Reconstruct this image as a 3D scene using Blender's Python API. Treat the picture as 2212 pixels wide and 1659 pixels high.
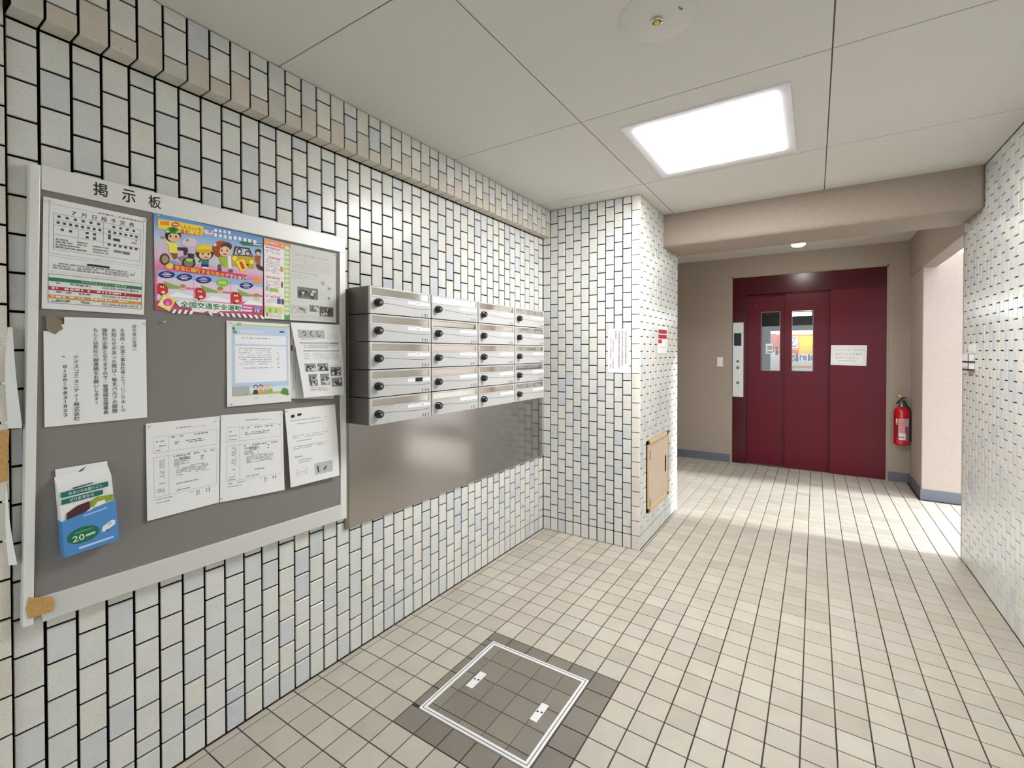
import bpy, bmesh, math, random
from mathutils import Vector, Matrix
random.seed(7)
SC = bpy.context.scene
COL = SC.collection
for o in list(bpy.data.objects):
    bpy.data.objects.remove(o)

# ------------------------------------------------------------------ camera
F_PX, CX, CY = 1008.85, 1101.45, 772.47          # focal length and principal point for a 2212 x 1659 frame
YAW, PITCH, ROLL = 0.5786, -0.0111, -0.0011
CAM = Vector((1.804, 0.0, 1.40))
fw = Vector((-math.sin(YAW) * math.cos(PITCH), math.cos(YAW) * math.cos(PITCH), math.sin(PITCH)))
rt = Vector((math.cos(YAW), math.sin(YAW), 0))
up = rt.cross(fw)
rt, up = rt * math.cos(ROLL) + up * math.sin(ROLL), up * math.cos(ROLL) - rt * math.sin(ROLL)
cd = bpy.data.cameras.new('camera')
cd.sensor_fit = 'HORIZONTAL'
cd.sensor_width = 36.0
cd.lens = F_PX / 2212 * 36
cd.shift_x = (1106 - CX) / 2212
cd.shift_y = -(829.5 - CY) / 2212
cd.clip_start = 0.02
cam = bpy.data.objects.new('camera', cd)
COL.objects.link(cam)
cam.matrix_world = Matrix(((rt.x, up.x, -fw.x, CAM.x), (rt.y, up.y, -fw.y, CAM.y), (rt.z, up.z, -fw.z, CAM.z), (0, 0, 0, 1)))
SC.camera = cam

# ------------------------------------------------------------------ world, sun, exposure
W_STRENGTH, SUN_STRENGTH, PANEL_STRENGTH, EXPOSURE = 2.7, 4.6, 32.0, 0.62
wd = bpy.data.worlds.new('sky')
SC.world = wd
wd.use_nodes = True
wd.node_tree.nodes['Background'].inputs[0].default_value = (0.86, 0.93, 1.0, 1)
wd.node_tree.nodes['Background'].inputs[1].default_value = W_STRENGTH
sl = bpy.data.lights.new('sun', 'SUN')
sl.energy = SUN_STRENGTH
sl.angle = math.radians(9)
sl.color = (0.93, 0.95, 1.0)
so = bpy.data.objects.new('sun', sl)
COL.objects.link(so)
so.location = (8, 5.5, 4)
so.rotation_euler = Vector((1.0, 0.08, 0.46)).to_track_quat('Z', 'Y').to_euler()
vs = SC.view_settings
vs.view_transform = 'Standard'
vs.look = 'None'
vs.exposure = EXPOSURE
vs.gamma = 1.0
vs.use_curve_mapping = False

# ------------------------------------------------------------------ helpers
def lin(h):
    v = [int(h[i:i + 2], 16) / 255 for i in (0, 2, 4)]
    return tuple(c / 12.92 if c <= .04045 else ((c + .055) / 1.055) ** 2.4 for c in v)

def project(p):
    d = Vector(p) - CAM
    z = d.dot(fw)
    if z < .05:
        return None
    return (CX + F_PX * d.dot(rt) / z, CY - F_PX * d.dot(up) / z)

def mat(name, color=None, rough=.5, metal=0, attr=False, noise=None, bump=None, emit=None, spec=.5, speck=None, coat=0):
    m = bpy.data.materials.new(name)
    m.use_nodes = True
    nt = m.node_tree
    n, l = nt.nodes, nt.links
    b = n['Principled BSDF']
    b.inputs['Roughness'].default_value = rough
    b.inputs['Metallic'].default_value = metal
    b.inputs['Specular IOR Level'].default_value = spec
    b.inputs['Coat Weight'].default_value = coat
    if coat:
        b.inputs['Coat Roughness'].default_value = .08
    geo = n.new('ShaderNodeNewGeometry')
    src = None
    if attr:
        a = n.new('ShaderNodeAttribute'); a.attribute_name = 'Col'; src = a.outputs['Color']
    else:
        r = n.new('ShaderNodeRGB'); r.outputs[0].default_value = (*lin(color), 1); src = r.outputs[0]
    if noise:                                        # (scale, lo, hi) brightness mottling that belongs to the surface
        t = n.new('ShaderNodeTexNoise'); t.inputs['Scale'].default_value = noise[0]; t.inputs['Detail'].default_value = 4
        l.new(geo.outputs['Position'], t.inputs['Vector'])
        mr = n.new('ShaderNodeMapRange'); mr.inputs[1].default_value = .3; mr.inputs[2].default_value = .7
        mr.inputs[3].default_value = noise[1]; mr.inputs[4].default_value = noise[2]
        l.new(t.outputs['Fac'], mr.inputs[0])
        mx = n.new('ShaderNodeMix'); mx.data_type = 'RGBA'; mx.blend_type = 'MULTIPLY'; mx.inputs['Factor'].default_value = 1
        l.new(src, mx.inputs['A']); l.new(mr.outputs[0], mx.inputs['B']); src = mx.outputs['Result']
    if speck:                                        # (scale, threshold, colour) fired-in specks
        t = n.new('ShaderNodeTexNoise'); t.inputs['Scale'].default_value = speck[0]; t.inputs['Detail'].default_value = 2
        l.new(geo.outputs['Position'], t.inputs['Vector'])
        mr = n.new('ShaderNodeMapRange'); mr.inputs[1].default_value = speck[1]; mr.inputs[2].default_value = speck[1] + .05
        l.new(t.outputs['Fac'], mr.inputs[0])
        mx = n.new('ShaderNodeMix'); mx.data_type = 'RGBA'
        l.new(mr.outputs[0], mx.inputs['Factor']); l.new(src, mx.inputs['A']); mx.inputs['B'].default_value = (*lin(speck[2]), 1); src = mx.outputs['Result']
    l.new(src, b.inputs['Base Color'])
    if bump:                                         # (scale, strength, distance)
        t = n.new('ShaderNodeTexNoise'); t.inputs['Scale'].default_value = bump[0]; t.inputs['Detail'].default_value = 3
        l.new(geo.outputs['Position'], t.inputs['Vector'])
        bp = n.new('ShaderNodeBump'); bp.inputs['Strength'].default_value = bump[1]; bp.inputs['Distance'].default_value = bump[2]
        l.new(t.outputs['Fac'], bp.inputs['Height']); l.new(bp.outputs['Normal'], b.inputs['Normal'])
    if emit:
        b.inputs['Emission Color'].default_value = (*lin(emit[0]), 1); b.inputs['Emission Strength'].default_value = emit[1]
    return m

M = {}
M['tile'] = mat('glazed_tile', attr=True, rough=.27, spec=.38, noise=(14, .95, 1.03), bump=(28, .25, .002), speck=(260, .655, '8f8b7c'))
M['grout_wall'] = mat('dark_grout', '120a08', rough=1, spec=.05)
M['grout_floor'] = mat('floor_grout', '4c4239', rough=1, noise=(6, .45, 1.5), spec=.1)
M['floor_tile'] = mat('floor_tile', attr=True, rough=.5, noise=(9, .93, 1.04), bump=(160, .12, .002))
M['ceiling'] = mat('ceiling_board', 'dad7d1', rough=.9, bump=(300, .25, .001))
M['ceil_gap'] = mat('ceiling_gap', '6e685f', rough=.95)
M['stucco'] = mat('sprayed_stucco', 'a6988a', rough=.6, noise=(40, .95, 1.04), bump=(110, .55, .004))
M['stucco_pale'] = mat('pale_stucco', 'b8a99f', rough=.8, noise=(40, .96, 1.03), bump=(110, .5, .004))  # lighter copy of the stucco; daylight on wall_return put into its colour
M['plaster'] = mat('white_plaster', 'd8d3cc', rough=.9)
M['base'] = mat('vinyl_base', '6a6e78', rough=.55)
M['print'] = mat('printed_paper', attr=True, rough=.6)
M['paper'] = mat('white_paper', 'eeeeec', rough=.7)
M['paper_grey'] = mat('newsletter_paper', 'dcdcd6', rough=.7)
M['felt'] = mat('grey_board_felt', '85807c', rough=.95, noise=(500, .9, 1.1))
M['alu'] = mat('silver_aluminium', 'dededc', rough=.38, metal=.35)
M['alu_white'] = mat('pale_aluminium', 'e8e8e4', rough=.4, metal=.15)
M['alu_hatch'] = mat('hatch_aluminium', 'f0f0f0', rough=.35, metal=.2)
M['box_front'] = mat('anodised_front', 'c6c6c4', rough=.42, metal=.3)
M['box_body'] = mat('box_steel', '74706a', rough=.4, metal=.7)
M['chrome'] = mat('polished_flap', 'd8d2ca', rough=.1, metal=1)
M['steel'] = mat('brushed_steel', 'aaa5a2', rough=.15, metal=1, bump=(60, .04, .001))
M['black'] = mat('black_plastic', '141416', rough=.3)
M['dark_line'] = mat('groove', '5e5c56', rough=.7)
M['gap'] = mat('dark_gap', '1c1a18', rough=.9)
M['plate'] = mat('clear_name_plate', 'eceaf2', rough=.12)
M['white_plastic'] = mat('white_plastic', 'eceae6', rough=.35)
M['beige_metal'] = mat('beige_paint', 'd2bda6', rough=.5, noise=(20, .97, 1.03))
M['beige_edge'] = mat('beige_frame_paint', 'dcbf90', rough=.5)
M['red'] = mat('elevator_red', '5e0219', rough=.36, spec=.3, noise=(18, .95, 1.05))
M['red_dark'] = mat('elevator_frame_red', '48020c', rough=.24, spec=.4)
M['ext_red'] = mat('extinguisher_red', 'c8101e', rough=.22, coat=.5)
M['rubber'] = mat('black_rubber', '15151a', rough=.6)
M['yellow'] = mat('yellow_plastic', 'e8c860', rough=.4)
M['tape'] = mat('brown_tape', 'c79a5e', rough=.35, noise=(120, .85, 1.1))
M['blue_box'] = mat('blue_card', '4d8fd0', rough=.5)
M['card_white'] = mat('white_card', 'eef0ec', rough=.5)
M['lamp'] = mat('lamp_diffuser', 'ffffff', emit=('fefdff', PANEL_STRENGTH))
M['lamp_frame'] = mat('lamp_frame', 'eae8ee', rough=.5)
M['down'] = mat('downlight_lens', 'ffffff', emit=('fff8f0', 140.0))
M['cab_lamp'] = mat('cab_tube', 'ffffff', emit=('ffffff', 70.0))
M['cab'] = mat('dark_cab_wall', '0b0e0e', rough=.5)
M['metal_grey'] = mat('sill_metal', '8d8880', rough=.35, metal=.8)
M['asphalt'] = mat('street_paving', 'a8a49c', rough=.9)
M['rack_edge'] = mat('brown_rack_edge', '6a4640', rough=.5)
M['lid_grout'] = mat('lid_grout', '6a6359', rough=.9)
M['clear_tray'] = mat('clear_tray', 'e4e4e2', rough=.08)
M['pin'] = mat('clear_pin', 'd8d4cc', rough=.15)
M['board_back'] = mat('wood_fibre', '8a7c6a', rough=.9)
gm = bpy.data.materials.new('window_glass'); gm.use_nodes = True
nt = gm.node_tree; nt.nodes.remove(nt.nodes['Principled BSDF'])
tr = nt.nodes.new('ShaderNodeBsdfTransparent'); gl = nt.nodes.new('ShaderNodeBsdfGlossy'); gl.inputs['Roughness'].default_value = .02
ms = nt.nodes.new('ShaderNodeMixShader'); ms.inputs[0].default_value = .04
nt.links.new(tr.outputs[0], ms.inputs[1]); nt.links.new(gl.outputs[0], ms.inputs[2]); nt.links.new(ms.outputs[0], nt.nodes['Material Output'].inputs[0])
tr.inputs[0].default_value = (.92, .95, .94, 1)
M['glass'] = gm

class MB:
    """collects geometry and links it as one mesh object"""
    def __init__(self):
        self.v, self.f, self.c = [], [], []
    def add(self, vs, fs, col=None):
        o = len(self.v)
        self.v += [tuple(p) for p in vs]
        self.f += [tuple(i + o for i in q) for q in fs]
        self.c += [col] * len(fs)
        return self
    def box(self, x0, x1, y0, y1, z0, z1, col=None):
        vs = [(x, y, z) for x in (x0, x1) for y in (y0, y1) for z in (z0, z1)]
        return self.add(vs, [(0, 1, 3, 2), (4, 6, 7, 5), (0, 4, 5, 1), (2, 3, 7, 6), (0, 2, 6, 4), (1, 5, 7, 3)], col)
    def lathe(self, prof, origin=(0, 0, 0), axis='z', n=24, col=None):
        vs, fs = [], []
        for r, h in prof:
            for i in range(n):
                a = 2 * math.pi * i / n
                p = (r * math.cos(a), r * math.sin(a), h)
                if axis == 'x': p = (p[2], p[0], p[1])
                if axis == 'y': p = (p[0], -p[2], p[1])
                vs.append((p[0] + origin[0], p[1] + origin[1], p[2] + origin[2]))
        for k in range(len(prof) - 1):
            for i in range(n):
                j = (i + 1) % n
                fs.append((k * n + i, k * n + j, (k + 1) * n + j, (k + 1) * n + i))
        fs.append(tuple(range(n - 1, -1, -1))); fs.append(tuple((len(prof) - 1) * n + i for i in range(n)))
        return self.add(vs, fs, col)
    def tube(self, pts, r, n=8, col=None):
        vs, fs = [], []
        pts = [Vector(p) for p in pts]
        for k, p in enumerate(pts):
            d = (pts[min(k + 1, len(pts) - 1)] - pts[max(k - 1, 0)]).normalized()
            a = d.orthogonal().normalized(); b = d.cross(a)
            if k:
                a = (pa - d * pa.dot(d)).normalized(); b = d.cross(a)
            pa = a
            for i in range(n):
                t = 2 * math.pi * i / n
                vs.append(p + (a * math.cos(t) + b * math.sin(t)) * r)
        for k in range(len(pts) - 1):
            for i in range(n):
                j = (i + 1) % n
                fs.append((k * n + i, k * n + j, (k + 1) * n + j, (k + 1) * n + i))
        fs.append(tuple(range(n - 1, -1, -1))); fs.append(tuple((len(pts) - 1) * n + i for i in range(n)))
        return self.add(vs, fs, col)
    def prism(self, pts, d, col=None):
        """polygon of 3D points pushed along d"""
        n = len(pts); d = Vector(d)
        vs = [Vector(p) for p in pts] + [Vector(p) + d for p in pts]
        fs = [tuple(range(n - 1, -1, -1)), tuple(range(n, 2 * n))] + [(i, (i + 1) % n, n + (i + 1) % n, n + i) for i in range(n)]
        return self.add(vs, fs, col)
    def mesh(self, name, bevel=0, smooth=None):
        me = bpy.data.meshes.new(name)
        me.from_pydata(self.v, [], self.f)
        if any(c is not None for c in self.c):
            at = me.color_attributes.new('Col', 'FLOAT_COLOR', 'CORNER')
            buf = []
            for p, c in zip(me.polygons, self.c):
                cc = (*(c or (1, 1, 1)), 1)
                buf += cc * p.loop_total
            at.data.foreach_set('color', buf)
        if bevel:
            bm = bmesh.new(); bm.from_mesh(me)
            bmesh.ops.recalc_face_normals(bm, faces=bm.faces)
            es = [e for e in bm.edges if len(e.link_faces) == 2 and e.calc_face_angle(0) > .5]
            bmesh.ops.bevel(bm, geom=es, offset=bevel, segments=2, profile=.5, affect='EDGES', clamp_overlap=True)
            bm.to_mesh(me); bm.free()
        if smooth:
            me.polygons.foreach_set('use_smooth', [True] * len(me.polygons))
            me.set_sharp_from_angle(angle=math.radians(smooth))
        me.update()
        return me
    def build(self, name, material, parent=None, bevel=0, smooth=None, **props):
        return put(name, self.mesh(name, bevel, smooth), material, parent, **props)

def put(name, me, material, parent=None, loc=None, **props):
    if material is not None and not me.materials:
        me.materials.append(M[material])
    o = bpy.data.objects.new(name, me)
    COL.objects.link(o)
    if loc is not None:
        o.location = loc
    if parent is not None:
        o.parent = parent
    for k, v in props.items():
        o[k] = v
    return o

def rebase(o, loc):
    """move a mesh object's origin to loc, leaving the geometry where it is"""
    o.data.transform(Matrix.Translation(-Vector(loc)))
    o.location = loc
    return o

def empty(name, loc, label, cat, group=None):
    o = bpy.data.objects.new(name, None)
    COL.objects.link(o)
    o.location = loc
    o.empty_display_size = .05
    o['label'] = label; o['category'] = cat
    if group: o['group'] = group
    return o

def part(mb, name, material, root, **k):
    """part whose geometry was written in world space, under a root Empty / mesh placed at root.location"""
    o = mb.build(name, material, root, **k)
    o.data.transform(Matrix.Translation(-root.location))
    return o

def subpart(mb, name, material, root, **k):
    o = mb.build(name, material, root, **k)
    base = Vector(root.location) + (Vector(root.parent.location) if root.parent else Vector())
    o.data.transform(Matrix.Translation(-base))
    return o

def tag(o, label, cat, group=None):
    o['label'] = label; o['category'] = cat
    if group: o['group'] = group
    return o

def struct(mb, name, material, **k):
    o = mb.build(name, material, **k)
    o['kind'] = 'structure'
    return o

# ------------------------------------------------------------------ text as flat outlines
_tc = {}
def glyphs(s, bold=0.0):
    key = (s, bold)
    if key not in _tc:
        cu = bpy.data.curves.new('txt', 'FONT')
        cu.body = s; cu.size = 1; cu.resolution_u = 2; cu.dimensions = '2D'; cu.fill_mode = 'BOTH'; cu.offset = bold
        ob = bpy.data.objects.new('txt', cu)
        COL.objects.link(ob)
        bpy.context.view_layer.update()
        dg = bpy.context.evaluated_depsgraph_get()
        me = bpy.data.meshes.new_from_object(ob.evaluated_get(dg))
        vs = [(v.co.x, v.co.y) for v in me.vertices]
        fs = [tuple(p.vertices) for p in me.polygons]
        bpy.data.objects.remove(ob); bpy.data.curves.remove(cu); bpy.data.meshes.remove(me)
        if not vs:
            vs, fs = [(0, 0), (1, 0), (1, 1)], []
        xs = [v[0] for v in vs]; ys = [v[1] for v in vs]
        _tc[key] = (vs, fs, min(xs), max(xs), min(ys), max(ys))
    return _tc[key]

class Sheet:
    """a printed sheet: four corners in space (top left, top right, bottom right, bottom left), a slight bow, and flat print on it"""
    def __init__(self, tl, tr, br, bl, bow=None):
        self.q = [Vector(p) for p in (tl, tr, br, bl)]
        self.w = (self.q[1] - self.q[0]).length; self.h = (self.q[3] - self.q[0]).length
        self.n = ((self.q[3] - self.q[0]).cross(self.q[1] - self.q[0])).normalized()
        self.bow = bow or (lambda s, t: 0.0)
        self.mb = MB(); self.k = 0
    def P(self, s, t, d=0.0):
        a = self.q[0].lerp(self.q[1], s); b = self.q[3].lerp(self.q[2], s)
        return a.lerp(b, t) + self.n * (self.bow(s, t) + d)
    def lay(self):
        self.k += 1
        return .00012 + self.k * .000014
    def poly(self, pts, col):
        d = self.lay()
        self.mb.add([self.P(s, t, d) for s, t in pts], [tuple(range(len(pts) - 1, -1, -1))], lin(col))
    def rect(self, s0, t0, s1, t1, col, d=None):
        d = self.lay() if d is None else d
        nx = max(1, int(abs(s1 - s0) * self.w / .03)); ny = max(1, int(abs(t1 - t0) * self.h / .03))
        vs = [self.P(s0 + (s1 - s0) * i / nx, t0 + (t1 - t0) * j / ny, d) for j in range(ny + 1) for i in range(nx + 1)]
        fs = [(j * (nx + 1) + i, (j + 1) * (nx + 1) + i, (j + 1) * (nx + 1) + i + 1, j * (nx + 1) + i + 1) for j in range(ny) for i in range(nx)]
        self.mb.add(vs, fs, lin(col))
    def frame(self, s0, t0, s1, t1, col, wd=.0008):
        d = self.lay(); a = wd / self.w; b = wd / self.h
        for r in ((s0, t0, s1, t0 + b), (s0, t1 - b, s1, t1), (s0, t0, s0 + a, t1), (s1 - a, t0, s1, t1)):
            self.rect(*r, col, d)
    def ell(self, s, t, rs, rt, col, n=14):
        self.poly([(s + rs * math.cos(2 * math.pi * i / n), t + rt * math.sin(2 * math.pi * i / n)) for i in range(n)], col)
    def text(self, txt, a, b, h, col, bold=0.0):
        """txt from a to b (top left corners of first and last glyph box), h tall"""
        vs, fs, x0, x1, y0, y1 = glyphs(txt, bold)
        d = self.lay(); c = lin(col)
        f = lambda x, y: self.P(a[0] + (b[0] - a[0]) * (x - x0) / (x1 - x0), a[1] + (b[1] - a[1]) * (x - x0) / (x1 - x0) + h * (y1 - y) / (y1 - y0), d)
        self.mb.add([f(x, y) for x, y in vs], fs, c)
    def char(self, ch, s, t, w, h, col, bold=0.0):
        if ch in 'ー-–—':
            return self.rect(s + w * .45, t + h * .1, s + w * .55, t + h * .9, col)
        vs, fs, x0, x1, y0, y1 = glyphs(ch, bold)
        d = self.lay() if self.k < 150 else .0025
        if ord(ch) < 128: w *= 1.45
        ox, oy = (.35, -.1) if ch in '、。' else (0, 0)
        if ord(ch) < 128: ox = .345 - (x0 + x1) / 2
        self.mb.add([self.P(s + w * (x + ox), t + h * (.86 - y - (.35 if ch in '、。' else 0)), d) for x, y in vs], fs, lin(col))
    def vtext(self, txt, s, t, size, col, bold=0.0):
        w = size / self.w; h = size / self.h
        for i, ch in enumerate(txt):
            if ch != ' ':
                self.char(ch, s, t + i * h, w, h, col, bold)
    def lines(self, s0, t0, s1, t1, rows, col, fill=.55, seg=(.006, .03), ragged=.2, dens=.85):
        """illegible small print: rows of short strokes"""
        d = self.lay(); pitch = (t1 - t0) / rows
        if col[0] < 'd': col = ''.join('%02x' % int(int(col[i:i + 2], 16) * .62 + 236 * .38) for i in (0, 2, 4))
        for r in range(rows):
            s = s0; end = s1 - (s1 - s0) * random.random() * ragged
            while s < end:
                ln = random.uniform(*seg) / self.w
                e = min(s + ln, end)
                if random.random() < dens:
                    hh = pitch * fill * random.uniform(.7, 1)
                    self.rect(s, t0 + r * pitch, e, t0 + r * pitch + hh, col, d)
                s = e + random.uniform(.001, .004) / self.w
    def vlines(self, s0, t0, s1, t1, cols, col, fill=.5, seg=(.004, .012)):
        d = self.lay(); pitch = (s1 - s0) / cols
        for r in range(cols):
            t = t0; end = t1 - (t1 - t0) * random.random() * .3
            while t < end:
                e = min(t + random.uniform(*seg) / self.h, end)
                self.rect(s0 + r * pitch, t, s0 + r * pitch + pitch * fill, e, col, d)
                t = e + random.uniform(.001, .003) / self.h
    def photo(self, s0, t0, s1, t1, cols=('8a8a88', '3a3a3a', 'd8d8d4', '5c5c5a'), n=12):
        self.rect(s0, t0, s1, t1, cols[0])
        for i in range(n):
            w = (s1 - s0) * random.uniform(.12, .3); h = (t1 - t0) * random.uniform(.15, .42)
            s = random.uniform(s0, s1 - w); t = random.uniform(t0 + (t1 - t0) * .1, t1 - h)
            self.ell(s + w / 2, t + h / 2, w / 2, h / 2, random.choice(cols[1:]), 8)
    def build(self, name, label, cat, material='paper', group=None, printed='printed_text', thick=.0004, cut=None):
        nx = max(2, int(self.w / .02)); ny = max(2, int(self.h / .02))
        mb = MB()
        g = lambda i, j: j * (nx + 1) + i
        N = (nx + 1) * (ny + 1)
        vs = [self.P(i / nx, j / ny) for j in range(ny + 1) for i in range(nx + 1)] + [self.P(i / nx, j / ny, -thick) for j in range(ny + 1) for i in range(nx + 1)]
        fs = []
        for j in range(ny):
            for i in range(nx):
                if cut and cut(i / nx, j / ny): continue
                fs.append((g(i, j), g(i, j + 1), g(i + 1, j + 1), g(i + 1, j)))
                fs.append((N + g(i, j), N + g(i + 1, j), N + g(i + 1, j + 1), N + g(i, j + 1)))
        mb.add(vs, fs)
        o = mb.build(name, material)
        rebase(o, self.q[3])
        tag(o, label, cat, group)
        if self.mb.v:
            p = self.mb.build(printed, 'print', o, kind='stuff')
            p.data.transform(Matrix.Translation(-o.location))
        return o

# ------------------------------------------------------------------ tiles
AX = {'X+': (Vector((0, 1, 0)), Vector((0, 0, 1)), Vector((1, 0, 0))),
      'X-': (Vector((0, -1, 0)), Vector((0, 0, 1)), Vector((-1, 0, 0))),
      'Y-': (Vector((1, 0, 0)), Vector((0, 0, 1)), Vector((0, -1, 0))),
      'Z+': (Vector((1, 0, 0)), Vector((0, 1, 0)), Vector((0, 0, 1)))}
TF = [(8, 9, 10, 11), (4, 5, 9, 8), (5, 6, 10, 9), (6, 7, 11, 10), (7, 4, 8, 11), (0, 1, 5, 4), (1, 2, 6, 5), (2, 3, 7, 6), (3, 0, 4, 7)]
def tile_verts(ax, w, h, t, ch, shear=0.0):
    u, v, n = AX[ax]
    out = []
    for inset, d in ((0, -t), (0, -ch), (ch, 0)):
        for a, b in ((-1, -1), (1, -1), (1, 1), (-1, 1)):
            x = a * (w / 2 - inset)
            out.append(u * x + v * (b * (h / 2 - inset) + shear * x) + n * d)
    return out

_tm = {}
def lay_tiles(parent, tiles, material, nmax=300, hidden=None, name='tile'):
    """tiles: (axis, centre, w, h, thickness, colour hex, shear). The nmax that show largest become parts, the rest one joined part"""
    scored = []
    for k, tl in enumerate(tiles):
        ax, c, w, h = tl[:4]
        u, v, n = AX[ax]
        area = 0
        p = [project(c + u * a * w / 2 + v * b * h / 2) for a, b in ((-1, -1), (1, -1), (1, 1), (-1, 1))]
        if all(p) and not (hidden and hidden(c)):
            cx = sum(q[0] for q in p) / 4; cy = sum(q[1] for q in p) / 4
            if -10 < cx < 2222 and -10 < cy < 1669:
                area = abs(sum(p[i][0] * p[(i + 1) % 4][1] - p[(i + 1) % 4][0] * p[i][1] for i in range(4))) / 2
        scored.append((area, k))
    scored.sort(reverse=True)
    chosen = {k for a, k in scored[:nmax] if a > 60}
    rest = MB()
    for k, (ax, c, w, h, t, hexc, sh) in enumerate(tiles):
        ch = .0015 if material == 'tile' else .001
        if k in chosen:
            key = (ax, round(w, 4), round(h, 4), round(t, 4), hexc, round(sh, 4), material)
            if key not in _tm:
                _tm[key] = MB().add(tile_verts(ax, w, h, t, ch, sh), TF, lin(hexc)).mesh(name)
            put(name, _tm[key], material, parent, loc=c - parent.location)
        else:
            rest.add([c + p for p in tile_verts(ax, w, h, t, ch, sh)], TF, lin(hexc))
    if rest.v:
        o = rest.build(name + '_field', material, parent, kind='stuff')
        o.data.transform(Matrix.Translation(-parent.location))

WALLC = ['dbdcd5'] * 6 + ['dddcd6'] * 5 + ['d8d9d2'] * 4 + ['d4d6d4'] * 3 + ['ccd0d3'] * 2 + ['dddbd1'] * 2 + ['d1d3d3'] * 2
CORNERC = ['ded9cd', 'e0dbd1', 'dbd4c7']
PZ, Z0 = .1045, .101
def column(z_top, kind, z_bottom_row=True):
    """joint-to-joint heights of one tile column: plain bottom course, then full tiles or half-bonded ones"""
    out = [(0, Z0)] if z_bottom_row else []
    z = Z0
    if kind:
        out.append((z, z + PZ / 2)); z += PZ / 2
    while z < z_top - .004:
        e = min(z + PZ, z_top)
        if z_top - e < .012: e = z_top
        out.append((z, e)); z = e
    return out

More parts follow.
